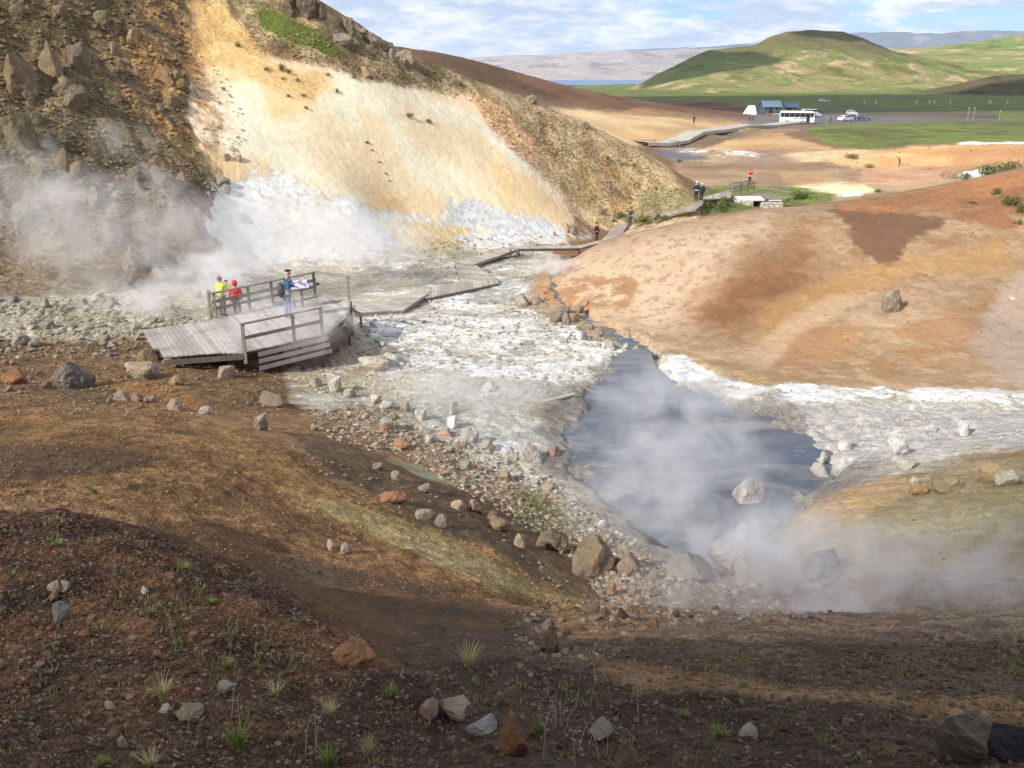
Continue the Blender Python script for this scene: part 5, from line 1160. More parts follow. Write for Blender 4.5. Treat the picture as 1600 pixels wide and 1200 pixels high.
# boulders one can point to (pixel of the foot's centre, width, height, colour, label)
HERO = [
 (388,573,52,30,(160,148,128),'big rounded grey boulder at the front corner of the platform'),
 (334,562,46,32,(150,136,108),'brown boulder leaning against the platform ramp'),
 (298,566,30,20,(140,128,112),'grey stone in front of the ramp'),
 (262,570,24,16,(150,142,126),'small pale stone at the left end of the ramp'),
 (228,568,34,26,(150,128,86),'yellow brown boulder left of the ramp front'),
 (360,575,16,12,(148,136,112),'little stone between the ramp boulders'),
 (218,592,62,26,(176,164,144),'long pale boulder with flat top below the ramp'),
 (104,606,60,44,(120,116,110),'dark split boulder with a pale cap on the left'),
 (17,600,38,22,(176,112,54),'rusty orange rock at the left edge of the picture'),
 (348,590,36,20,(186,164,126),'pale tilted stone on brown gravel below the platform'),
 (274,603,26,16,(168,134,84),'ochre block right of the long pale boulder'),
 (188,625,30,14,(150,144,132),'left stone of a row of three on the brown slope'),
 (214,628,24,16,(140,132,118),'middle stone of a row of three on the brown slope'),
 (234,629,24,12,(160,140,112),'right stone of a row of three on the brown slope'),
 (271,641,24,20,(164,142,124),'upright squarish stone on the brown slope crest'),
 (318,646,20,12,(190,184,170),'small white stone right of the upright one'),
 (422,634,46,26,(150,134,116),'grey brown boulder casting a shadow onto the white crust'),
 (404,672,26,26,(128,118,100),'rock with a dark shaded side on the ridge edge'),
 (490,672,14,12,(184,178,150),'small yellowish stone below the white crust'),
 (524,612,24,28,(196,192,180),'pale pointed stone standing on the crust'),
 (492,604,24,18,(188,182,166),'pale lump left of the pointed stone'),
 (762,612,28,20,(206,204,192),'white block alone on the grey crust'),
 (708,648,24,26,(206,190,172),'pinkish upright stone in the rubble middle'),
 (706,668,28,20,(222,220,214),'white stone under the pinkish upright one'),
 (735,692,30,28,(196,190,178),'cream angular block in the rubble'),
 (697,684,28,16,(180,132,108),'reddish brown flat stone in the rubble'),
 (826,722,48,36,(198,186,172),'largest pale angular block near the pool edge'),
 (794,716,26,20,(190,186,176),'grey block left of the largest pale one'),
 (868,712,26,18,(160,116,92),'reddish block right of the largest pale one'),
 (600,676,16,14,(176,110,70),'orange stone in the rubble left end'),
 (628,700,30,16,(172,112,72),'orange pebble pair in the upper rubble'),
 (930,900,92,66,(150,130,100),'huge cracked brown boulder where the gully meets the rubble'),
 (988,898,44,46,(140,124,104),'tall boulder right of the huge cracked one'),
 (868,860,60,34,(132,112,84),'flattish brown boulder left of the huge cracked one'),
 (957,930,18,24,(176,128,70),'small egg shaped ochre stone below the huge boulder'),
 (612,788,46,24,(186,124,72),'rounded orange boulder on the dark slope'),
 (590,734,20,14,(176,160,140),'left of two pale stones above the orange boulder'),
 (620,752,20,18,(170,156,136),'right of two pale stones above the orange boulder'),
 (662,769,24,14,(168,148,124),'tan stone right of the orange boulder'),
 (717,797,28,18,(190,160,122),'left stone of a tan cluster on the dark slope'),
 (743,800,26,24,(176,146,116),'double tan stone in the cluster on the dark slope'),
 (769,812,20,16,(150,126,104),'brown stone under the tan cluster'),
 (782,830,44,20,(170,140,98),'long ochre slab on the dark slope'),
 (812,856,20,26,(180,158,128),'broken pale end of the ochre slab'),
 (662,812,36,16,(164,150,124),'flat grey tan stone above the gully'),
 (690,824,26,24,(150,142,122),'round lichen spotted stone on the olive ridge'),
 (518,860,18,20,(192,186,172),'left of two pale round stones on the ochre ridge'),
 (540,866,20,22,(188,176,158),'right of two pale round stones on the ochre ridge'),
 (877,716+150,8,8,(150,140,120),'chip of stone on the gully slope'),
 (855,985,26,20,(128,116,100),'grey stone beside the gully bottom'),
 (862,1020,32,44,(120,92,66),'tall brown rock standing in the gully bottom'),
 (926,960,30,20,(122,112,100),'grey flat rock on the gully rubble edge'),
 (1172,786,60,46,(206,198,190),'white pointed boulder standing in the mud pool'),
 (1162,848,24,36,(186,188,186),'narrow white spike of rock at the pool shore'),
 (1285,745,30,24,(186,180,172),'small pointed pale rock at the right pool shore'),
 (1285,728,12,26,(200,198,194),'thin white pinnacle in the shallow right of the pool'),
 (1322,703,22,20,(212,206,200),'round white stone in the shallows'),
 (1405,712,46,32,(208,202,192),'large smooth white rock on the mineral shore'),
 (1418,734,34,14,(196,188,168),'low pale rock on the bank crest below the large white one'),
 (1405,723,24,12,(186,186,184),'grey white stone under the large white rock'),
 (1456,676,20,16,(206,206,204),'left of two white points across the pool'),
 (1508,681,20,22,(212,212,208),'right of two white points across the pool'),
 (1558,752,40,30,(196,164,104),'yellowish egg shaped boulder on the right bank'),
 (1580,758,40,26,(196,192,166),'pale egg boulder leaning on the yellowish one'),
 (1484,768,54,20,(164,148,104),'flat olive rock on the right bank'),
 (1440,772,34,14,(190,140,74),'orange flat rock left of the olive one'),
 (1430,757,16,10,(216,208,186),'small white stone above the orange flat rock'),
 (1395,487,34,38,(134,126,106),'lone round grey boulder on the orange mound'),
 (885,361,22,14,(170,126,98),'left stone of two beside the path below the spur'),
 (894,366,16,12,(160,134,110),'right stone of two beside the path below the spur'),
 (866,368,6,8,(150,130,104),'small dark post like stone near the path'),
 (936,333,18,11,(150,140,120),'grey stone above the path bend'),
 (957,347,13,10,(150,124,98),'brown stone left of the climbing walk'),
 (1020,342,24,17,(150,138,124),'grey boulder behind the dark shrub by the walk'),
 (1090,960-50,90,44,(150,148,144),'broad pale boulder in the steam below the pool'),
 (1200,900,60,36,(150,148,144),'wide grey boulder half lost in steam'),
 (1140,872,50,30,(170,168,164),'pale rounded boulder at the near pool shore'),
 (1290,905,80,44,(156,154,152),'long whitish rock shelf deep in the steam'),
 (1230,935,60,30,(130,122,116),'grey rock shelf nearest the steam vent'),
 # foreground
 (548,1040,66,44,(176,122,68),'orange rock with a pale flaky top on the near bank edge'),
 (672,1122,36,30,(190,146,112),'left pinkish stone of the near trio'),
 (710,1124,56,38,(176,150,120),'lumpy middle rock of the near trio'),
 (756,1148,52,26,(168,164,156),'grey white rock of the near trio'),
 (800,1180,60,64,(158,104,54),'big rusty rock at the bottom edge centre'),
 (940,1158,44,28,(150,140,124),'grey brown rock right of the rusty one'),
 (980,1210,44,56,(140,118,78),'ochre pointed rock cut by the bottom edge'),
 (1172,1156,34,18,(168,160,140),'pale flat stone in the dark near soil'),
 (1508,1190,70,80,(120,112,84),'tall olive grey rock at the lower right corner'),
 (1576,1190,70,56,(70,70,76),'dark rock right of the olive grey one'),
 (352,1083,28,14,(170,158,138),'flat grey stone among the near grass'),
 (256,1114,20,14,(196,182,150),'cream stone by the dry grass tuft'),
 (292,1126,44,14,(160,140,108),'long tan stone near the bottom grass'),
 (170,1110,14,16,(200,186,150),'small round cream stone on the near slope'),
 (190,1170,14,18,(180,160,124),'small ochre stone near the bottom left'),
 (82,925,18,16,(196,176,146),'left of two cream stones on the left slope'),
 (97,922,20,16,(190,170,140),'right of two cream stones on the left slope'),
 (92,968,26,26,(126,124,120),'angular blue grey stone on the left slope'),
 (224,928,12,12,(206,202,194),'white pebble on the red brown slope'),
 (800,1100,40,26,(130,104,74),'brown lump in the dark near hollow'),
 # crest outcrops
 (478,22,44,46,(84,78,70),'dark crag at the top of the left skyline'),
 (455,10,36,40,(96,88,76),'left shoulder of the dark skyline crag'),
 (446,24,26,26,(108,98,82),'low block at the foot of the skyline crag'),
 (500,30,26,28,(110,104,90),'grey block right of the skyline crag'),
 (545,52,22,26,(104,104,92),'pointed skyline rock above the grass patch'),
 (563,52,20,8,(120,120,112),'flat rock balanced on the skyline'),
 (578,68,30,22,(132,128,112),'rounded skyline rock under the balanced one'),
 (604,80,26,18,(134,128,110),'low skyline rock before the slabs'),
 (630,100,34,26,(140,134,116),'leaning slab at the lower end of the skyline rocks'),
 (612,96,12,22,(170,164,148),'thin upright slab by the leaning one'),
 (530,70,46,16,(144,138,130),'flat grey ledge in the grass under the skyline'),
 (572,118,24,16,(186,142,80),'orange rock under the skyline grass'),
 (580,122,12,12,(130,122,120),'grey rock next to the orange one under the skyline'),
 (710,132,26,10,(140,130,108),'flat rock on the ridge line'),
 (830,160,22,14,(140,130,110),'grey rock on the falling ridge line'),
 (912,200,20,13,(150,142,124),'rock at the lower end of the ridge line'),
 (905,193,9,8,(150,142,124),'small stone beside the lowest ridge rock'),
 # left slope boulders
 (75,122,42,56,(150,130,94),'tall brown boulder high on the rocky slope'),
 (94,148,38,32,(140,124,88),'round boulder under the tall brown one'),
 (22,140,60,56,(136,112,78),'massive brown boulder at the left edge'),
 (26,230,44,52,(132,118,82),'dark knobbly boulder on the left edge slope'),
 (120,110,36,44,(116,104,84),'grey boulder right of the tall brown one'),
 (203,64,32,22,(160,136,92),'angular tan boulder upper slope'),
 (155,38,24,22,(140,124,84),'small boulder at the top of the rocky slope'),
 (176,82,20,18,(150,134,100),'small tan boulder mid upper slope'),
 (258,132,28,28,(160,126,76),'ochre boulder with a dark shadow on the slope'),
 (110,165,40,34,(130,116,88),'grey brown boulder mid slope'),
 (98,262,26,30,(146,118,72),'upright ochre boulder low on the slope'),
 (122,276,28,26,(136,114,76),'blocky ochre boulder low on the slope'),
 (62,276,24,22,(120,104,74),'dark block low on the slope'),
 (150,322,36,34,(126,114,90),'big brown boulder at the foot of the slope'),
 (212,282,28,24,(140,124,98),'round boulder in the steam edge'),
 (246,290,36,34,(122,108,86),'dark round boulder in the steam edge'),
 (282,290,28,22,(156,124,80),'ochre capped boulder in the steam edge'),
 (30,350,46,36,(120,110,92),'large grey boulder left end in the steam'),
 (208,426,52,46,(150,138,112),'tall boulder behind the steam left of the platform'),
 (240,416,48,40,(146,140,124),'grey boulder right of the tall steamy one'),
 (256,440,40,24,(156,140,120),'flat boulder behind the left railing end'),
 (298,464,34,24,(190,150,120),'pinkish boulder beside the platform corner'),
 (210,450,28,20,(150,140,120),'small boulder left of the flat one in the steam'),
 (345,290,26,16,(130,124,104),'grey rock at the edge of the white crust'),
 (350,300,18,14,(124,116,98),'small dark rock at the crust edge'),
 (372,270-18,12,12,(150,140,112),'small grey rock of the cluster on the cream slope'),
 (353,250,14,12,(150,140,112),'largest rock of the cluster on the cream slope'),
 (361,236,10,9,(150,140,112),'upper rock of the cluster on the cream slope'),
 (585,580,60,24,(196,186,166),'broad pale lump on the crust right of the platform'),
 (610,572,44,26,(200,196,186),'pale rock mass on the crust below the walk'),
 (815,480,34,24,(160,148,130),'grey rounded rock by the stream head'),
 (842,476,22,16,(150,138,118),'small rock by the stream head'),
 (880,492,30,18,(160,146,116),'tan rock on the stream bank'),
 (905,488,22,14,(150,134,110),'brown rock over the stream bend'),
 (868,505,24,22,(160,140,108),'jointed ochre rock by the stream'),
 (884,506,18,20,(156,148,132),'jointed grey rock by the stream'),
 (913,480,18,12,(170,150,120),'peach stone at the toe of the mound'),
]
HU = np.array([h[0] for h in HERO]); HV = np.array([h[1] for h in HERO]); HP = hit_many(HU, HV)
for i, (u, v, wpx, hpx, col, lab) in enumerate(HERO):
    if HP[i][0] != HP[i][0]:
        if v < 160:                                        # standing on the skyline: step down until the ray meets the ridge
            for dv in range(2, 60, 2):
                q = hit(u, v + dv)
                if q[0] == q[0] and q[1] < 120: HP[i] = q; HP[i][2] += 0; break
    if HP[i][0] != HP[i][0]: continue
    place_rock(u, v, wpx, hpx, col, lab, (ROUND[i % 3] if ('round' in lab or 'egg' in lab) and 'surround' not in lab else BIG[i % 6] if wpx > 40 else ROCKS[i % 14]), p=tuple(HP[i]), sink=.34 if wpx < 30 else .38)
# smaller countable stones: (region, number, size px, colours, label, group)
def in_poly(u, v, P):
    c = False; n = len(P)
    for i in range(n):
        (ax, ay), (bx_, by) = P[i], P[(i + 1) % n]
        if (ay > v) != (by > v) and u < (bx_ - ax) * (v - ay) / (by - ay) + ax: c = not c
    return c
def scatter_px(poly, n, rng):
    us = [p[0] for p in poly]; vs = [p[1] for p in poly]; out = []
    while len(out) < n:
        u = rng.uniform(min(us), max(us)); v = rng.uniform(min(vs), max(vs))
        if in_poly(u, v, poly): out.append((u, v))
    return np.array(out)
GR = [((166,160,148),(178,172,158),(140,136,128)), ((150,124,94),(146,130,106),(160,146,120)), ((150,130,94),(126,112,82),(140,118,80)), ((198,192,178),(180,174,160),(160,154,142)), ((96,86,76),(130,104,74),(150,134,110))]
SETS = [
 ([(-20,470),(60,478),(200,470),(222,500),(200,540),(0,545)], 26, 13, 26, GR[0], 'pale grey rubble stone left of the platform ramp', 'rubble left of the ramp'),
 ([(0,560),(120,560),(230,575),(330,600),(440,600),(440,640),(300,640),(100,640),(0,620)], 12, 10, 18, GR[1], 'brown stone on the gravel between platform and near ridge', 'stones on the brown gravel'),
 ([(520,610),(640,640),(760,700),(860,740),(960,830),(1020,880),(990,900),(900,850),(820,790),(700,720),(560,660)], 34, 12, 28, GR[3] + GR[1], 'stone in the pale rubble belt left of the mud pool', 'rubble belt by the pool'),
 ([(950,830),(1040,890),(1180,900),(1180,960),(1040,960),(960,920)], 14, 14, 28, GR[0] + GR[4], 'grey stone in the misty rubble below the pool', 'misty rubble'),
 ([(840,960),(1000,930),(1080,975),(980,985),(870,1000)], 7, 14, 26, GR[4], 'dark stone at the gully mouth', 'gully stones'),
 ([(-10,20),(200,20),(290,60),(300,240),(330,300),(250,330),(0,340)], 22, 12, 28, GR[2], 'brown boulder strewn on the rocky slope', 'boulders on the rocky slope'),
 ([(740,150),(900,190),(1000,245),(1070,300),(960,335),(880,290),(800,220)], 7, 8, 13, GR[2], 'grey brown stone on the spur above the path', 'stones on the spur'),
 ([(560,495),(640,490),(760,500),(830,470),(930,510),(880,560),(700,600),(560,620),(480,600)], 8, 10, 18, GR[3], 'small pale stone on the white crust', 'stones on the crust'),
]
rg_ = random.Random(5); LOWOBJ = {}
for poly, n_, s0, s1, cols, lab, grp in SETS:
    uv = scatter_px(poly, n_, rg_); hp = hit_many(uv[:, 0], uv[:, 1])
    for (u, v), p in zip(uv, hp):
        if p[0] != p[0]: continue
        s = s0 + (s1 - s0) * rg_.random() ** 2
        c = rg_.choice(cols); jt = rg_.uniform(-16, 12); c = tuple(max(20, min(225, q + jt + rg_.uniform(-3, 3))) for q in c)
        place_rock(u, v, s, s * rg_.uniform(.55, .85), c, lab, rg_.choice(ROCKS), grp, p=tuple(p))
# uncountable rubble and gravel: one mesh each
def stone_protos():
    out = []
    for me in [rock_mesh(200 + s, 1, 9) for s in range(5)]:
        V_ = np.empty(len(me.vertices) * 3, np.float32); me.vertices.foreach_get('co', V_); Fi = np.empty(len(me.polygons) * 3, np.int32); me.polygons.foreach_get('vertices', Fi)
        out.append((V_.reshape(-1, 3), Fi.reshape(-1, 3)))
    return out
SP = stone_protos()
t = NT('loose_stone'); av = t.new('ShaderNodeAttribute', attribute_name='Col'); nn_ = t.noise(t.geo(), 18, 4)
t.set(t.b, 'Base Color', t.scale(av.outputs['Color'], t.ramp(nn_, .3, .7, .8, 1.15))); t.b.inputs['Roughness'].default_value = .95; STONEM = t.m
def gravel(name, label, sets):
    VV = []; FF = []; CCl = []; n0 = 0; r = np.random.default_rng(11); rr_ = random.Random(3)
    for poly, n_, s0, s1, pw, cols in sets:
        uv = scatter_px(poly, n_, rr_); hp = hit_many(uv[:, 0], uv[:, 1]); hp = hp[~np.isnan(hp[:, 0])]
        gi = np.clip(np.searchsorted(TH, np.arctan2(hp[:, 0], hp[:, 1])), 0, nt - 1); gj = np.clip(np.searchsorted(LR, np.log(np.hypot(hp[:, 0], hp[:, 1]))), 0, nr - 1); gcol = C3[gi, gj]
        dist = np.sqrt(hp[:, 0] ** 2 + hp[:, 1] ** 2 + (hp[:, 2] - CZ) ** 2)
        w_ = (s0 + (s1 - s0) * r.random(len(hp)) ** pw) / F * dist
        for i in range(len(hp)):
            V_, F_ = SP[r.integers(5)]; a_ = r.random() * 6.28; ca, sa = math.cos(a_), math.sin(a_); s = w_[i] / 2
            q = V_ * np.array([s, s * r.uniform(.7, 1), s * r.uniform(.5, .9)]); q = np.stack([q[:, 0] * ca - q[:, 1] * sa, q[:, 0] * sa + q[:, 1] * ca, q[:, 2]], -1) + hp[i] + np.array([0, 0, s * .2])
            VV.append(q); FF.append(F_ + n0); n0 += len(q)
            c = (np.array(lin(cols[r.integers(len(cols))])) * .55 + gcol[i] * .45) * r.uniform(.6, 1.1); CCl.append(np.tile(np.append(c, 1), (len(q), 1)))
    me = mesh_np(name, np.vstack(VV), np.vstack(FF), False); vattr(me, 'Col', np.vstack(CCl)); o = link(name, me, STONEM); tag(o, label, None, None, 'stuff'); return o
FG = ((124,92,64),(104,78,56),(140,108,76),(160,140,112),(92,70,54),(136,96,62),(112,92,72))
gravel('loose_gravel', 'loose brown and cream gravel over the near slope', [
 ([(-60,740),(100,770),(420,900),(620,1060),(700,1210),(-60,1210)], 15000, 2, 7, 5, FG),
 ([(-60,900),(300,960),(500,1210),(-60,1210)], 200, 8, 18, 3, FG),
 ([(600,1040),(1660,1000),(1660,1210),(600,1210)], 3600, 2.5, 12, 4, ((84,68,54),(70,58,48),(110,96,80),(130,110,90),(96,76,56))),
 ([(860,1000),(1660,990),(1660,1100),(1100,1080)], 1600, 2, 9, 4, ((120,96,66),(150,130,104),(104,84,60),(130,100,60))),
 ([(-60,620),(240,642),(460,700),(700,830),(940,950),(800,960),(400,880),(0,760),(-60,740)], 4200, 1.5, 5, 3, ((150,112,72),(130,98,64),(170,134,90),(110,84,58))),
])
gravel('rubble', 'small pale and brown rubble of the valley floor and slopes', [
 ([(-40,470),(230,465),(330,500),(240,560),(0,560),(-40,540)], 2200, 2, 11, 4, GR[0] + GR[1]),
 ([(-40,560),(440,570),(440,650),(0,650)], 1800, 1.5, 7, 4, GR[1]),
 ([(470,640),(600,640),(720,680),(860,750),(1000,850),(1060,900),(960,960),(880,860),(780,800),(640,720),(520,690)], 4200, 2, 11, 4, GR[3] + GR[0] + GR[1]),
 ([(920,880),(1300,890),(1300,970),(900,985)], 1300, 3, 13, 3, GR[0] + GR[4]),
 ([(780,960),(980,930),(1000,1010),(830,1060)], 500, 3, 14, 3, GR[4] + GR[1]),
 ([(-40,-20),(290,-20),(300,240),(340,310),(260,350),(-40,380)], 3200, 2, 9, 3, GR[2]),
 ([(300,80),(350,110),(400,200),(350,260),(310,250)], 120, 1.5, 5, 2, GR[2]),
 ([(380,40),(560,60),(760,150),(900,190),(1010,245),(1080,315),(980,350),(880,300),(800,240),(740,160),(560,118),(400,80)], 3000, 1.2, 5, 3, GR[2] + GR[1]),
 ([(480,520),(560,490),(660,470),(840,460),(960,520),(900,600),(760,640),(560,640),(460,600)], 2800, 1.5, 9, 4, GR[3] + GR[0]),
 ([(600,385),(760,370),(850,360),(840,440),(640,440)], 700, 1.5, 6, 3, GR[3] + GR[1]),
 ([(1000,560),(1250,610),(1600,620),(1600,690),(1350,740),(1200,660)], 500, 1.5, 6, 3, GR[3]),
 ([(1200,800),(1420,760),(1600,700),(1600,980),(1300,960)], 500, 1.5, 6, 3, ((170,150,110),(190,180,150),(150,120,80))),
 ([(880,480),(960,400),(1200,340),(1450,310),(1600,300),(1600,580),(1250,570),(1050,530)], 700, 1, 4, 3, ((150,120,90),(180,150,120),(120,96,76))),
 ([(1060,250),(1300,235),(1600,225),(1600,250),(1400,290),(1250,290)], 250, 1, 4, 3, ((120,96,70),(160,130,96),(90,84,60))),
 ([(440,690),(700,780),(940,930),(900,960),(700,900)], 300, 2, 9, 3, GR[1]),
])

# ------------------------------------------------------------------ grass tufts and shrubs
def blade_mat(name, a, b):
    t = NT(name); ge = t.new('ShaderNodeNewGeometry'); c = t.mix(ge.outputs['Random Per Island'], lin(a), lin(b))
    t.set(t.b, 'Base Color', c); t.b.inputs['Roughness'].default_value = .7
    t.b.inputs['Subsurface Weight'].default_value = 0; return t.m
GREENB = blade_mat('green_blades', (92, 118, 48), (142, 150, 72)); DRYB = blade_mat('dry_blades', (158, 150, 96), (196, 180, 130)); SHRUBM = blade_mat('shrub_leaves', (66, 78, 34), (104, 110, 52))
def tuft_mesh(seed, n=90, h=1.0, spread=.5, wid=.02, curve=.5):
    r = random.Random(seed); mb = MB()
    for _ in range(n):
        a = r.uniform(0, 6.28); rad = r.random() ** .7 * .18; x, y = math.cos(a) * rad, math.sin(a) * rad
        a2 = a + r.uniform(-.6, .6); ln = h * r.uniform(.45, 1.05); out = spread * r.uniform(.3, 1.1) * ln; dx, dy = math.cos(a2), math.sin(a2); sx, sy = -dy * wid, dx * wid
        pts = []
        for k in range(4):
            s = k / 3; px_ = x + dx * out * s ** 1.6; py = y + dy * out * s ** 1.6; pz = ln * (s - curve * .35 * s * s * s); wk = 1 - s * .9
            pts += [(px_ - sx * wk, py - sy * wk, pz), (px_ + sx * wk, py + sy * wk, pz)]
        mb.add(pts, [(0, 1, 3, 2), (2, 3, 5, 4), (4, 5, 7, 6)])
    return mb.mesh('tuft')
TG = [tuft_mesh(s, 110) for s in range(3)]; TD = [tuft_mesh(s + 10, 80, spread=.75) for s in range(3)]
for m_ in TG: m_.materials.append(GREENB)
for m_ in TD: m_.materials.append(DRYB)
TUFTS = [(255,1092,46,52,1,'dry straw coloured tuft with long blades on the near slope'),(374,1168,58,56,0,'green and straw tuft beside the flat grey stone'),(514,1200,56,50,0,'bright green tuft at the bottom edge left of centre'),
 (575,1180,34,46,1,'sparse straw tuft right of the bright green one'),(357,1045,34,28,0,'small green tuft at mid near bank'),(398,1045,26,24,0,'second small green tuft at mid near bank'),(288,892,34,22,0,'green tuft at the top of the near bank'),
 (92,854,26,18,0,'green tuft under the dark hollow on the left'),(148,770,22,16,0,'small green sprig by the brown gravel'),(516,1118,40,42,1,'wispy tuft in front of the orange rock'),(430,1086,40,30,1,'wispy dry tuft on the reddish soil'),
 (732,1042,48,56,1,'seeding dry tuft standing in the gully'),(842,1152,40,50,0,'dense tuft on the big rusty rock'),(235,960,26,18,0,'low green sprig near the white pebble'),(330,945,30,20,0,'low green sprig on the bank crest'),
 (160,1196,40,26,0,'broad dry tuft at the bottom left edge'),(235,1196,44,34,1,'tall dry tuft at the bottom edge'),(1125,1150,50,24,0,'faint green tuft in the dark soil at right'),(1070,1120,30,18,0,'tiny green tuft on the dark ledge'),(1160,870+200,24,12,0,'green fleck of grass on the brown ledge'),
 (610,1080,30,16,0,'green cushion under the orange rock'),(446,985,20,14,0,'sprig near the bank crest middle'),(20,900,20,14,0,'sprig at the left picture edge')]
for u, v, w_, h_, dry, lab in TUFTS:
    p = hit(u, min(v, 1198)); dist = (Vector(p) - Vector((0, 0, CZ))).length
    o = bpy.data.objects.new('grass_tuft', random.choice(TD if dry else TG)); COL.objects.link(o); o.location = (p[0], p[1], p[2] - .01); o.rotation_euler.z = random.uniform(0, 6)
    s = w_ / F * dist; o.scale = (s * .72, s * .72, h_ / F * dist * .85); tag(o, lab, 'grass tuft')
# scattered seedlings of grass, beyond counting
def seedlings():
    r = random.Random(9); mb = MB()
    for poly, n_, hp_ in (([(-40,780),(200,840),(420,920),(600,1060),(640,1210),(-40,1210)], 420, 9), ([(150,900),(420,960),(520,1050),(300,1040)], 60, 10), ([(600,1050),(1640,1010),(1640,1200),(600,1200)], 260, 12), ([(800,760),(900,800),(880,860),(800,820)], 120, 7), ([(60,480),(230,480),(230,540),(60,540)], 90, 7)):
        uv = scatter_px(poly, n_, r); hp = hit_many(uv[:, 0], uv[:, 1])
        for p in hp:
            if p[0] != p[0]: continue
            d = (Vector(p) - Vector((0, 0, CZ))).length; s = hp_ / F * d * r.uniform(.5, 1.3)
            for _ in range(9):
                a = r.uniform(0, 6.28); ox, oy = r.gauss(0, .4) * s, r.gauss(0, .4) * s; dx, dy = math.cos(a) * s * .5, math.sin(a) * s * .5; wx, wy = -dy * .14, dx * .14; hh_ = s * r.uniform(.5, 1.1)
                mb.add([(p[0] + ox - wx, p[1] + oy - wy, p[2]), (p[0] + ox + wx, p[1] + oy + wy, p[2]), (p[0] + ox + dx, p[1] + oy + dy, p[2] + hh_)], [(0, 1, 2)])
    o = mb.build('grass', blade_mat('seedling_green', (88, 110, 52), (146, 140, 80))); tag(o, 'sparse green grass seedlings over the near slope', None, None, 'stuff')
seedlings()
def shrub_mesh(seed, n=420, mat=None):
    r = random.Random(seed); mb = MB(); lob = [(r.gauss(0, .35), r.gauss(0, .35), r.uniform(.2, .5), r.uniform(.3, .55)) for _ in range(7)]
    for _ in range(n):
        lx, ly, lz, lr = r.choice(lob); d = Vector((r.gauss(0, 1), r.gauss(0, 1), r.gauss(0, 1))).normalized() * lr * r.uniform(.7, 1.05)
        c = Vector((lx, ly, lz)) + d; c.z = max(c.z, .02); s = r.uniform(.05, .11); u_ = Vector((r.gauss(0, 1), r.gauss(0, 1), r.gauss(0, 1))).normalized(); w_ = u_.cross(d).normalized()
        mb.add([c - u_ * s, c + w_ * s * .5, c + u_ * s, c - w_ * s * .5], [(0, 1, 2, 3)])
    return mb.mesh('shrub')
SH = [shrub_mesh(s) for s in range(4)]
for m_ in SH: m_.materials.append(SHRUBM)
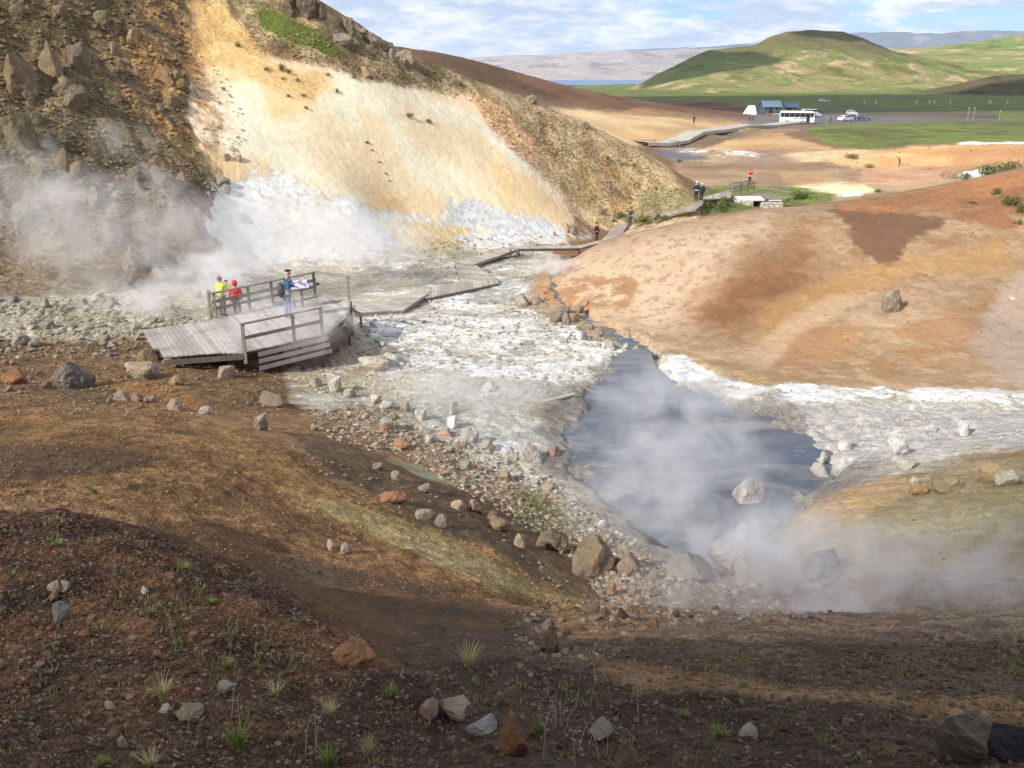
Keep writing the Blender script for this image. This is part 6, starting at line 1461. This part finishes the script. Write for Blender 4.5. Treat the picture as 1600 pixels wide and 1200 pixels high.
SHR = [(638,183,12,8,'lone dark green clump in the middle of the cream slope'),(672,193,9,9,'greyish clump right of the lone one'),(440,110,12,12,'dark clump at the upper edge of the cream slope'),(418,110,10,7,'clump left of the dark upper one'),(450,114,8,6,'clump just right of the dark upper one'),
 (372,73,9,8,'clump on the ochre gully top'),(350,141,10,6,'clump beside the rocky streak'),(465,127,8,6,'clump on the ochre shoulder'),(478,170,9,5,'low clump on the upper cream slope'),(527,145,8,8,'clump at the head of the dotted line'),(553,122,8,7,'clump under the ridge grass'),(512,118,8,6,'clump at the shoulder edge'),
 (574,224,8,5,'first clump of the dotted line down the slope'),(581,236,5,4,'second clump of the dotted line'),(593,254,5,4,'third clump of the dotted line'),(603,272,5,4,'fourth clump of the dotted line'),(609,284,4,4,'lowest clump of the dotted line'),(443,124,7,5,'little clump under the dark upper one'),(452,151,8,5,'little clump on the orange band'),(475,151,7,6,'second little clump on the orange band'),
 (1000,350,34,16,'dark heath shrub below the walkway'),(1030,348,30,14,'brown green shrub right of the dark heath'),(968,340,18,12,'green bush left of the woman in purple'),(1120,330,36,22,'mossy green bush below the footbridge approach'),(1135,322,24,16,'mossy bush nearer the culvert'),
 (1250,310,40,12,'grassy bush right of the culvert'),(1335,248,20,8,'low bush on the sand bank'),(1358,262,14,7,'small green bush on the flats'),(1540,272,34,16,'olive bush on the skyline of the mound'),(1576,266,26,14,'grey green bush on the mound skyline right'),(1556,303,14,12,'green bush high on the mound'),(1578,318,32,14,'largest dark green cushion on the mound'),
 (1598,332,22,14,'dark green cushion at the right picture edge'),(1590,350,10,8,'small bush below the edge cushion'),(1520,318,12,5,'flat green cushion on the brown patch'),(1373,300,14,6,'dark tuft beside the far vent'),(1500,280,30,10,'long low bush along the mound crest'),(1060,254,8,6,'small bush on the spur flank'),(950,249,9,6,'dark bush mid spur'),(973,258,7,5,'bush right of the mid spur one')]
for u, v, w_, h_, lab in SHR:
    p = hit(u, v)
    if p[0] != p[0]: continue
    dist = (Vector(p) - Vector((0, 0, CZ))).length; o = bpy.data.objects.new('shrub', random.choice(SH)); COL.objects.link(o); o.location = (p[0], p[1], p[2] - .02); o.rotation_euler.z = random.uniform(0, 6)
    s = w_ / F * dist * .62; o.scale = (s, s, h_ / F * dist * 1.0); tag(o, lab, 'shrub')

# dead flower stalks in the near hollow
def stalks():
    r = random.Random(21); mb = MB()
    for poly, n_ in (([(840,1040),(1000,1040),(1020,1150),(860,1160)], 14), ([(200,1120),(640,1120),(640,1198),(200,1198)], 8), ([(760,1130),(1000,1130),(1000,1198),(760,1198)], 14)):
        for p in hit_many(*scatter_px(poly, n_, r).T):
            if p[0] != p[0]: continue
            h = r.uniform(.12, .3); dx, dy = r.uniform(-.06, .06), r.uniform(-.04, .04)
            mb.tube([(p[0], p[1], p[2]), (p[0] + dx * .4, p[1] + dy * .4, p[2] + h * .6), (p[0] + dx, p[1] + dy, p[2] + h)], [.0022, .0016, .001], 4)
            for _ in range(r.randint(3, 7)):
                t_ = r.uniform(.55, 1); c = Vector((p[0] + dx * t_ + r.gauss(0, .018), p[1] + dy * t_ + r.gauss(0, .018), p[2] + h * t_)); mb.box(c, (.005, .005, .004))
    o = mb.build('dead_stalks', blade_mat('dead_stalk', (150, 124, 110), (186, 164, 148))); tag(o, 'thin dead flower stalks in the near hollow', None, None, 'stuff')
stalks()
